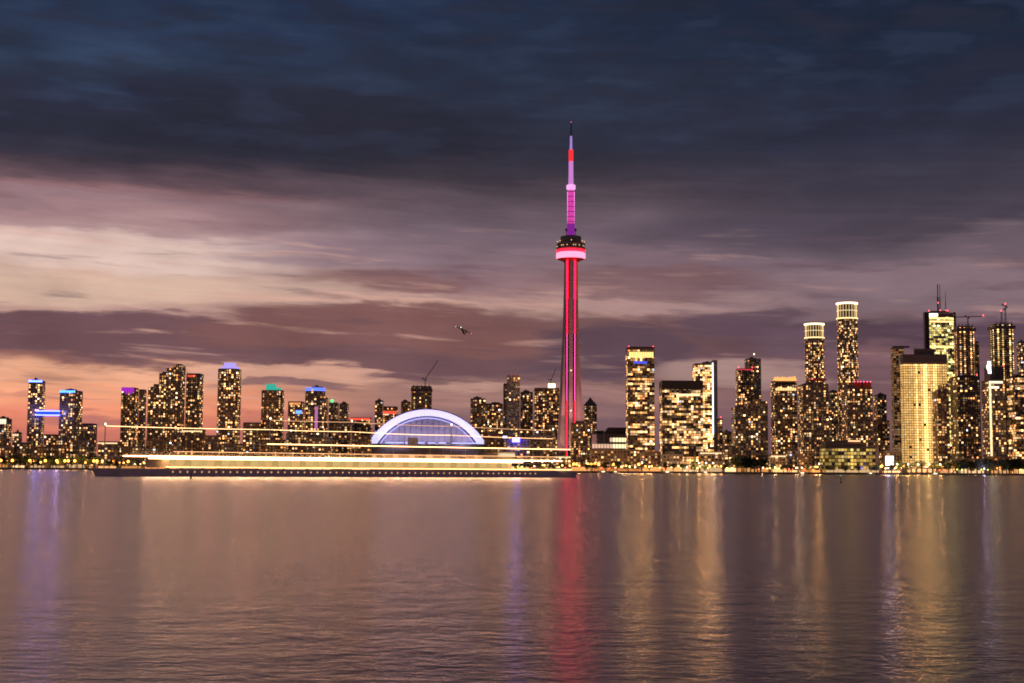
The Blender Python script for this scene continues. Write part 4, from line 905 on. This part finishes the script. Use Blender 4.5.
# ------------------------------------------------------------------ street lamps
def lamp_proto(col, s, hgt, r, pw=11000):
    th = put('street_lamp', None)
    m = MB(); m.tube((0,0,0),(0,0,hgt),.12,6); m.tube((0,0,hgt),(0,-1.2,hgt+.5),.08,5); m.build('pole', M['black'], th)
    m = MB(); m.lathe([(.01,hgt-r+.3),(r*.7,hgt-r*.6+.3),(r,hgt+.3),(r*.7,hgt+r*.6+.3),(.01,hgt+r+.3)],8,0,0,-1.3); m.build('lamp_head', E(col, s, True), th)
    if s > 8.5 or hgt == 7:
        l = bpy.data.lights.new('lamp_light', 'POINT'); l.energy = pw; l.color = (1,.46,.14) if hgt != 6 else (1,.62,.3); l.shadow_soft_size = 2.0
        lo = bpy.data.objects.new('lamp_light', l); COL.objects.link(lo); lo.parent = th; lo.location = (0,-1.3,hgt+.3)
    return th
PR = {'orange':lamp_proto((1,.30,.04),11,9,1.7),'amber':lamp_proto((1,.40,.09),8,7,1.15),'white':lamp_proto((1,.66,.34),9,6,.9),'green':lamp_proto((.7,1,.18),4,5,.9),'red':lamp_proto((1,.10,.06),8,4,.8)}
used = set()
def place_lamp(kind, px, D, label, group):
    if kind in used: o = copy_tree(PR[kind])
    else: o = PR[kind]; used.add(kind)
    o.location = (ground_x(px,D),D,GZ); tag(o, label, 'street lamp', group)
for px in (1,12.5,30,45.5,57,68.5,75,94,97):
    place_lamp('orange', px, SHORE+3+rnd.uniform(0,3), 'strong orange street lamp on the shore below the twin blue-crowned towers', 'orange lamps on the left shore')
for x0,x1,n,mixk,lab,grp in (
    (2,100,16,['amber','orange'],'small amber lamp among the dark trees below the twin towers','small lamps on the left shore'),
    (100,240,26,['white','amber','orange','amber'],'quay lamp between the magenta-crowned and violet-capped towers','lamps on the quay behind the ferry bow'),
    (240,370,20,['white','amber','green','red'],'quay lamp between the violet-capped tower and the stadium','lamps on the quay left of the stadium'),
    (370,560,34,['amber','white','green','amber','red'],'promenade lamp between the stadium and the needle tower','lamps along the stadium promenade'),
    (560,640,22,['amber','white','red','orange'],'quay lamp between the needle tower and the beaconed slab','lamps right of the needle tower'),
    (640,735,26,['green','amber','white','red'],'quay lamp below the wide black office block','lamps on the middle quay'),
    (758,822,20,['amber','white','green','red'],'quay lamp below the flame-crowned tower','lamps below the flame-crowned tower'),
    (880,955,20,['white','orange','red','amber'],'street lamp before the golden office block','lamps before the golden block'),
    (955,1022,14,['amber','green','orange'],'lamp half hidden by the right-hand shore trees','lamps in the right-hand trees')):
    for k in range(n):
        px = x0+(x1-x0)*(k+rnd.uniform(.1,.9))/n
        kind = rnd.choice(mixk); place_lamp(kind, px, SHORE+rnd.uniform(3,110), lab.replace('lamp', kind+' lamp',1) if 'amber' not in lab and 'orange' not in lab else lab, grp)

PR['added'] = lamp_proto((1,.72,.42),9.5,11,1.0,30000); PR['lilac'] = lamp_proto((.8,.6,1),9,6,.8,16000)  # lamps added to throw light streaks on the water
for l_ in PR['lilac'].children:
    if l_.type == 'LIGHT': l_.data.color = (.7,.5,1)
for px, kd, lab in [(699,'added','tall plaza lamp at the left foot of the white-striped tower'),(706,'added','tall plaza lamp at the middle foot of the white-striped tower'),(713,'added','tall plaza lamp at the right foot of the white-striped tower'),
        (897,'added','tall plaza lamp beside the glowing white billboard'),(908,'added','second tall plaza lamp right of the glowing white billboard'),(918,'added','third tall plaza lamp right of the billboard, before the golden block'),
        (929,'added','fourth tall plaza lamp right of the billboard, before the golden block'),(940,'added','tall plaza lamp at the right end of the golden block'),(642,'added','tall plaza lamp below the red-beaconed slab'),
        (819,'added','tall plaza lamp at the left end of the glassy waterfront office block'),(984,'lilac','added lilac-tinted lamp below the white-edged tower'),(888,'lilac','added lilac-tinted lamp under the glowing white billboard')]:
    place_lamp(kd, px, SHORE+3.5, lab, 'plaza lamps')
# ------------------------------------------------------------------ moored boats
def boat_proto(L_, sail):
    th = put('moored_boat', None)
    m = MB(); m.prism([(-L_/2,-1.2),(L_*.3,-1.3),(L_/2,0),(L_*.3,1.3),(-L_/2,1.2)], -.3, 1.1, 0, [(-L_/2,-1.5),(L_*.32,-1.6),(L_*.55,0),(L_*.32,1.6),(-L_/2,1.5)]); m.build('hull', M['white'], th)
    m = MB(); m.prism(boxpoly(-L_*.3,L_*.2,-1,1), 1.12, 2.6, 0, boxpoly(-L_*.28,L_*.1,-.9,.9)); c_ = m.build('cabin', M['cream'], th)
    m = MB(); m.box(-L_*.25,L_*.08,-1.04,-.98,1.6,2.2); m.build('window', E((1,.75,.5),5), c_)
    if sail: m = MB(); m.tube((0,0,2.6),(0,0,13),.1,5); m.tube((0,0,3.6),(-L_*.4,0,3.7),.08,5); m.build('mast', M['white'], th)
    return th
BP = [boat_proto(9,True), boat_proto(12,False)]; bu = set()
for px, k, lab in [(118,0,'white sailboat at the quay below the magenta-crowned tower'),(150,1,'motor boat at the quay below the stepped dark tower'),(208,0,'sailboat at the quay left of the violet-capped tower'),
                   (278,1,'motor boat at the quay below the teal-roofed tower'),(345,0,'sailboat at the quay below the green-lamp tower'),(404,1,'motor boat at the quay below the stadium arch'),
                   (470,0,'sailboat at the quay right of the stadium'),(545,1,'motor boat at the quay left of the needle tower'),(604,1,'motor boat at the quay below the black-roofed glass hall'),
                   (616,0,'sailboat at the quay left of the beaconed slab'),(668,1,'motor boat at the quay below the wide black office block'),(706,0,'sailboat at the quay below the white-striped tower'),
                   (803,1,'motor boat at the quay below the pink-roofed market hall'),(871,0,'sailboat by the end wall of the glassy office block'),(936,1,'motor boat before the golden office block')]:
    o = copy_tree(BP[k]) if k in bu else BP[k]; bu.add(k)
    o.location = (ground_x(px,SHORE-8,0),SHORE-8,0); tag(o, lab, 'boat', 'boats moored along the quay')

# ------------------------------------------------------------------ channel buoys
def buoy(px, py, h, label, green):
    p = on_water(px, py); th = thing('channel_buoy', label, 'buoy', (p.x,p.y,0), 0, 'channel buoys')
    s = h
    MB().lathe([(.01,-.2),(.16*s,-.1),(.18*s,.12*s),(.10*s,.2*s),(.01,.22*s)],14).build('float', M['black'], th)
    MB().lathe([(.09*s,.2*s),(.06*s,.7*s),(.01,.72*s)],10).build('body', M['dark'], th)
    MB().lathe([(.02*s,.7*s),(.02*s,.9*s)],6).build('pole', M['black'], th)
    MB().lathe([(.01,.88*s),(.05*s,.9*s),(.05*s,.98*s),(.01,1.0*s)],8).build('lantern', E((.2,1,.7),1.0) if green else M['black'], th)
pl = on_water(191,478.5); pr = on_water(841,483)
buoy(191,478.5, 7.2/F*pl.length, 'thin dark spar buoy on the water before the stepped dark tower', False)
buoy(841,483, 7.5/F*pr.length, 'dark buoy with a pale green lantern before the glassy office block', True)
for o in COL.objects:
    for k in ('H','hx','hy'):
        if k in o: del o[k]
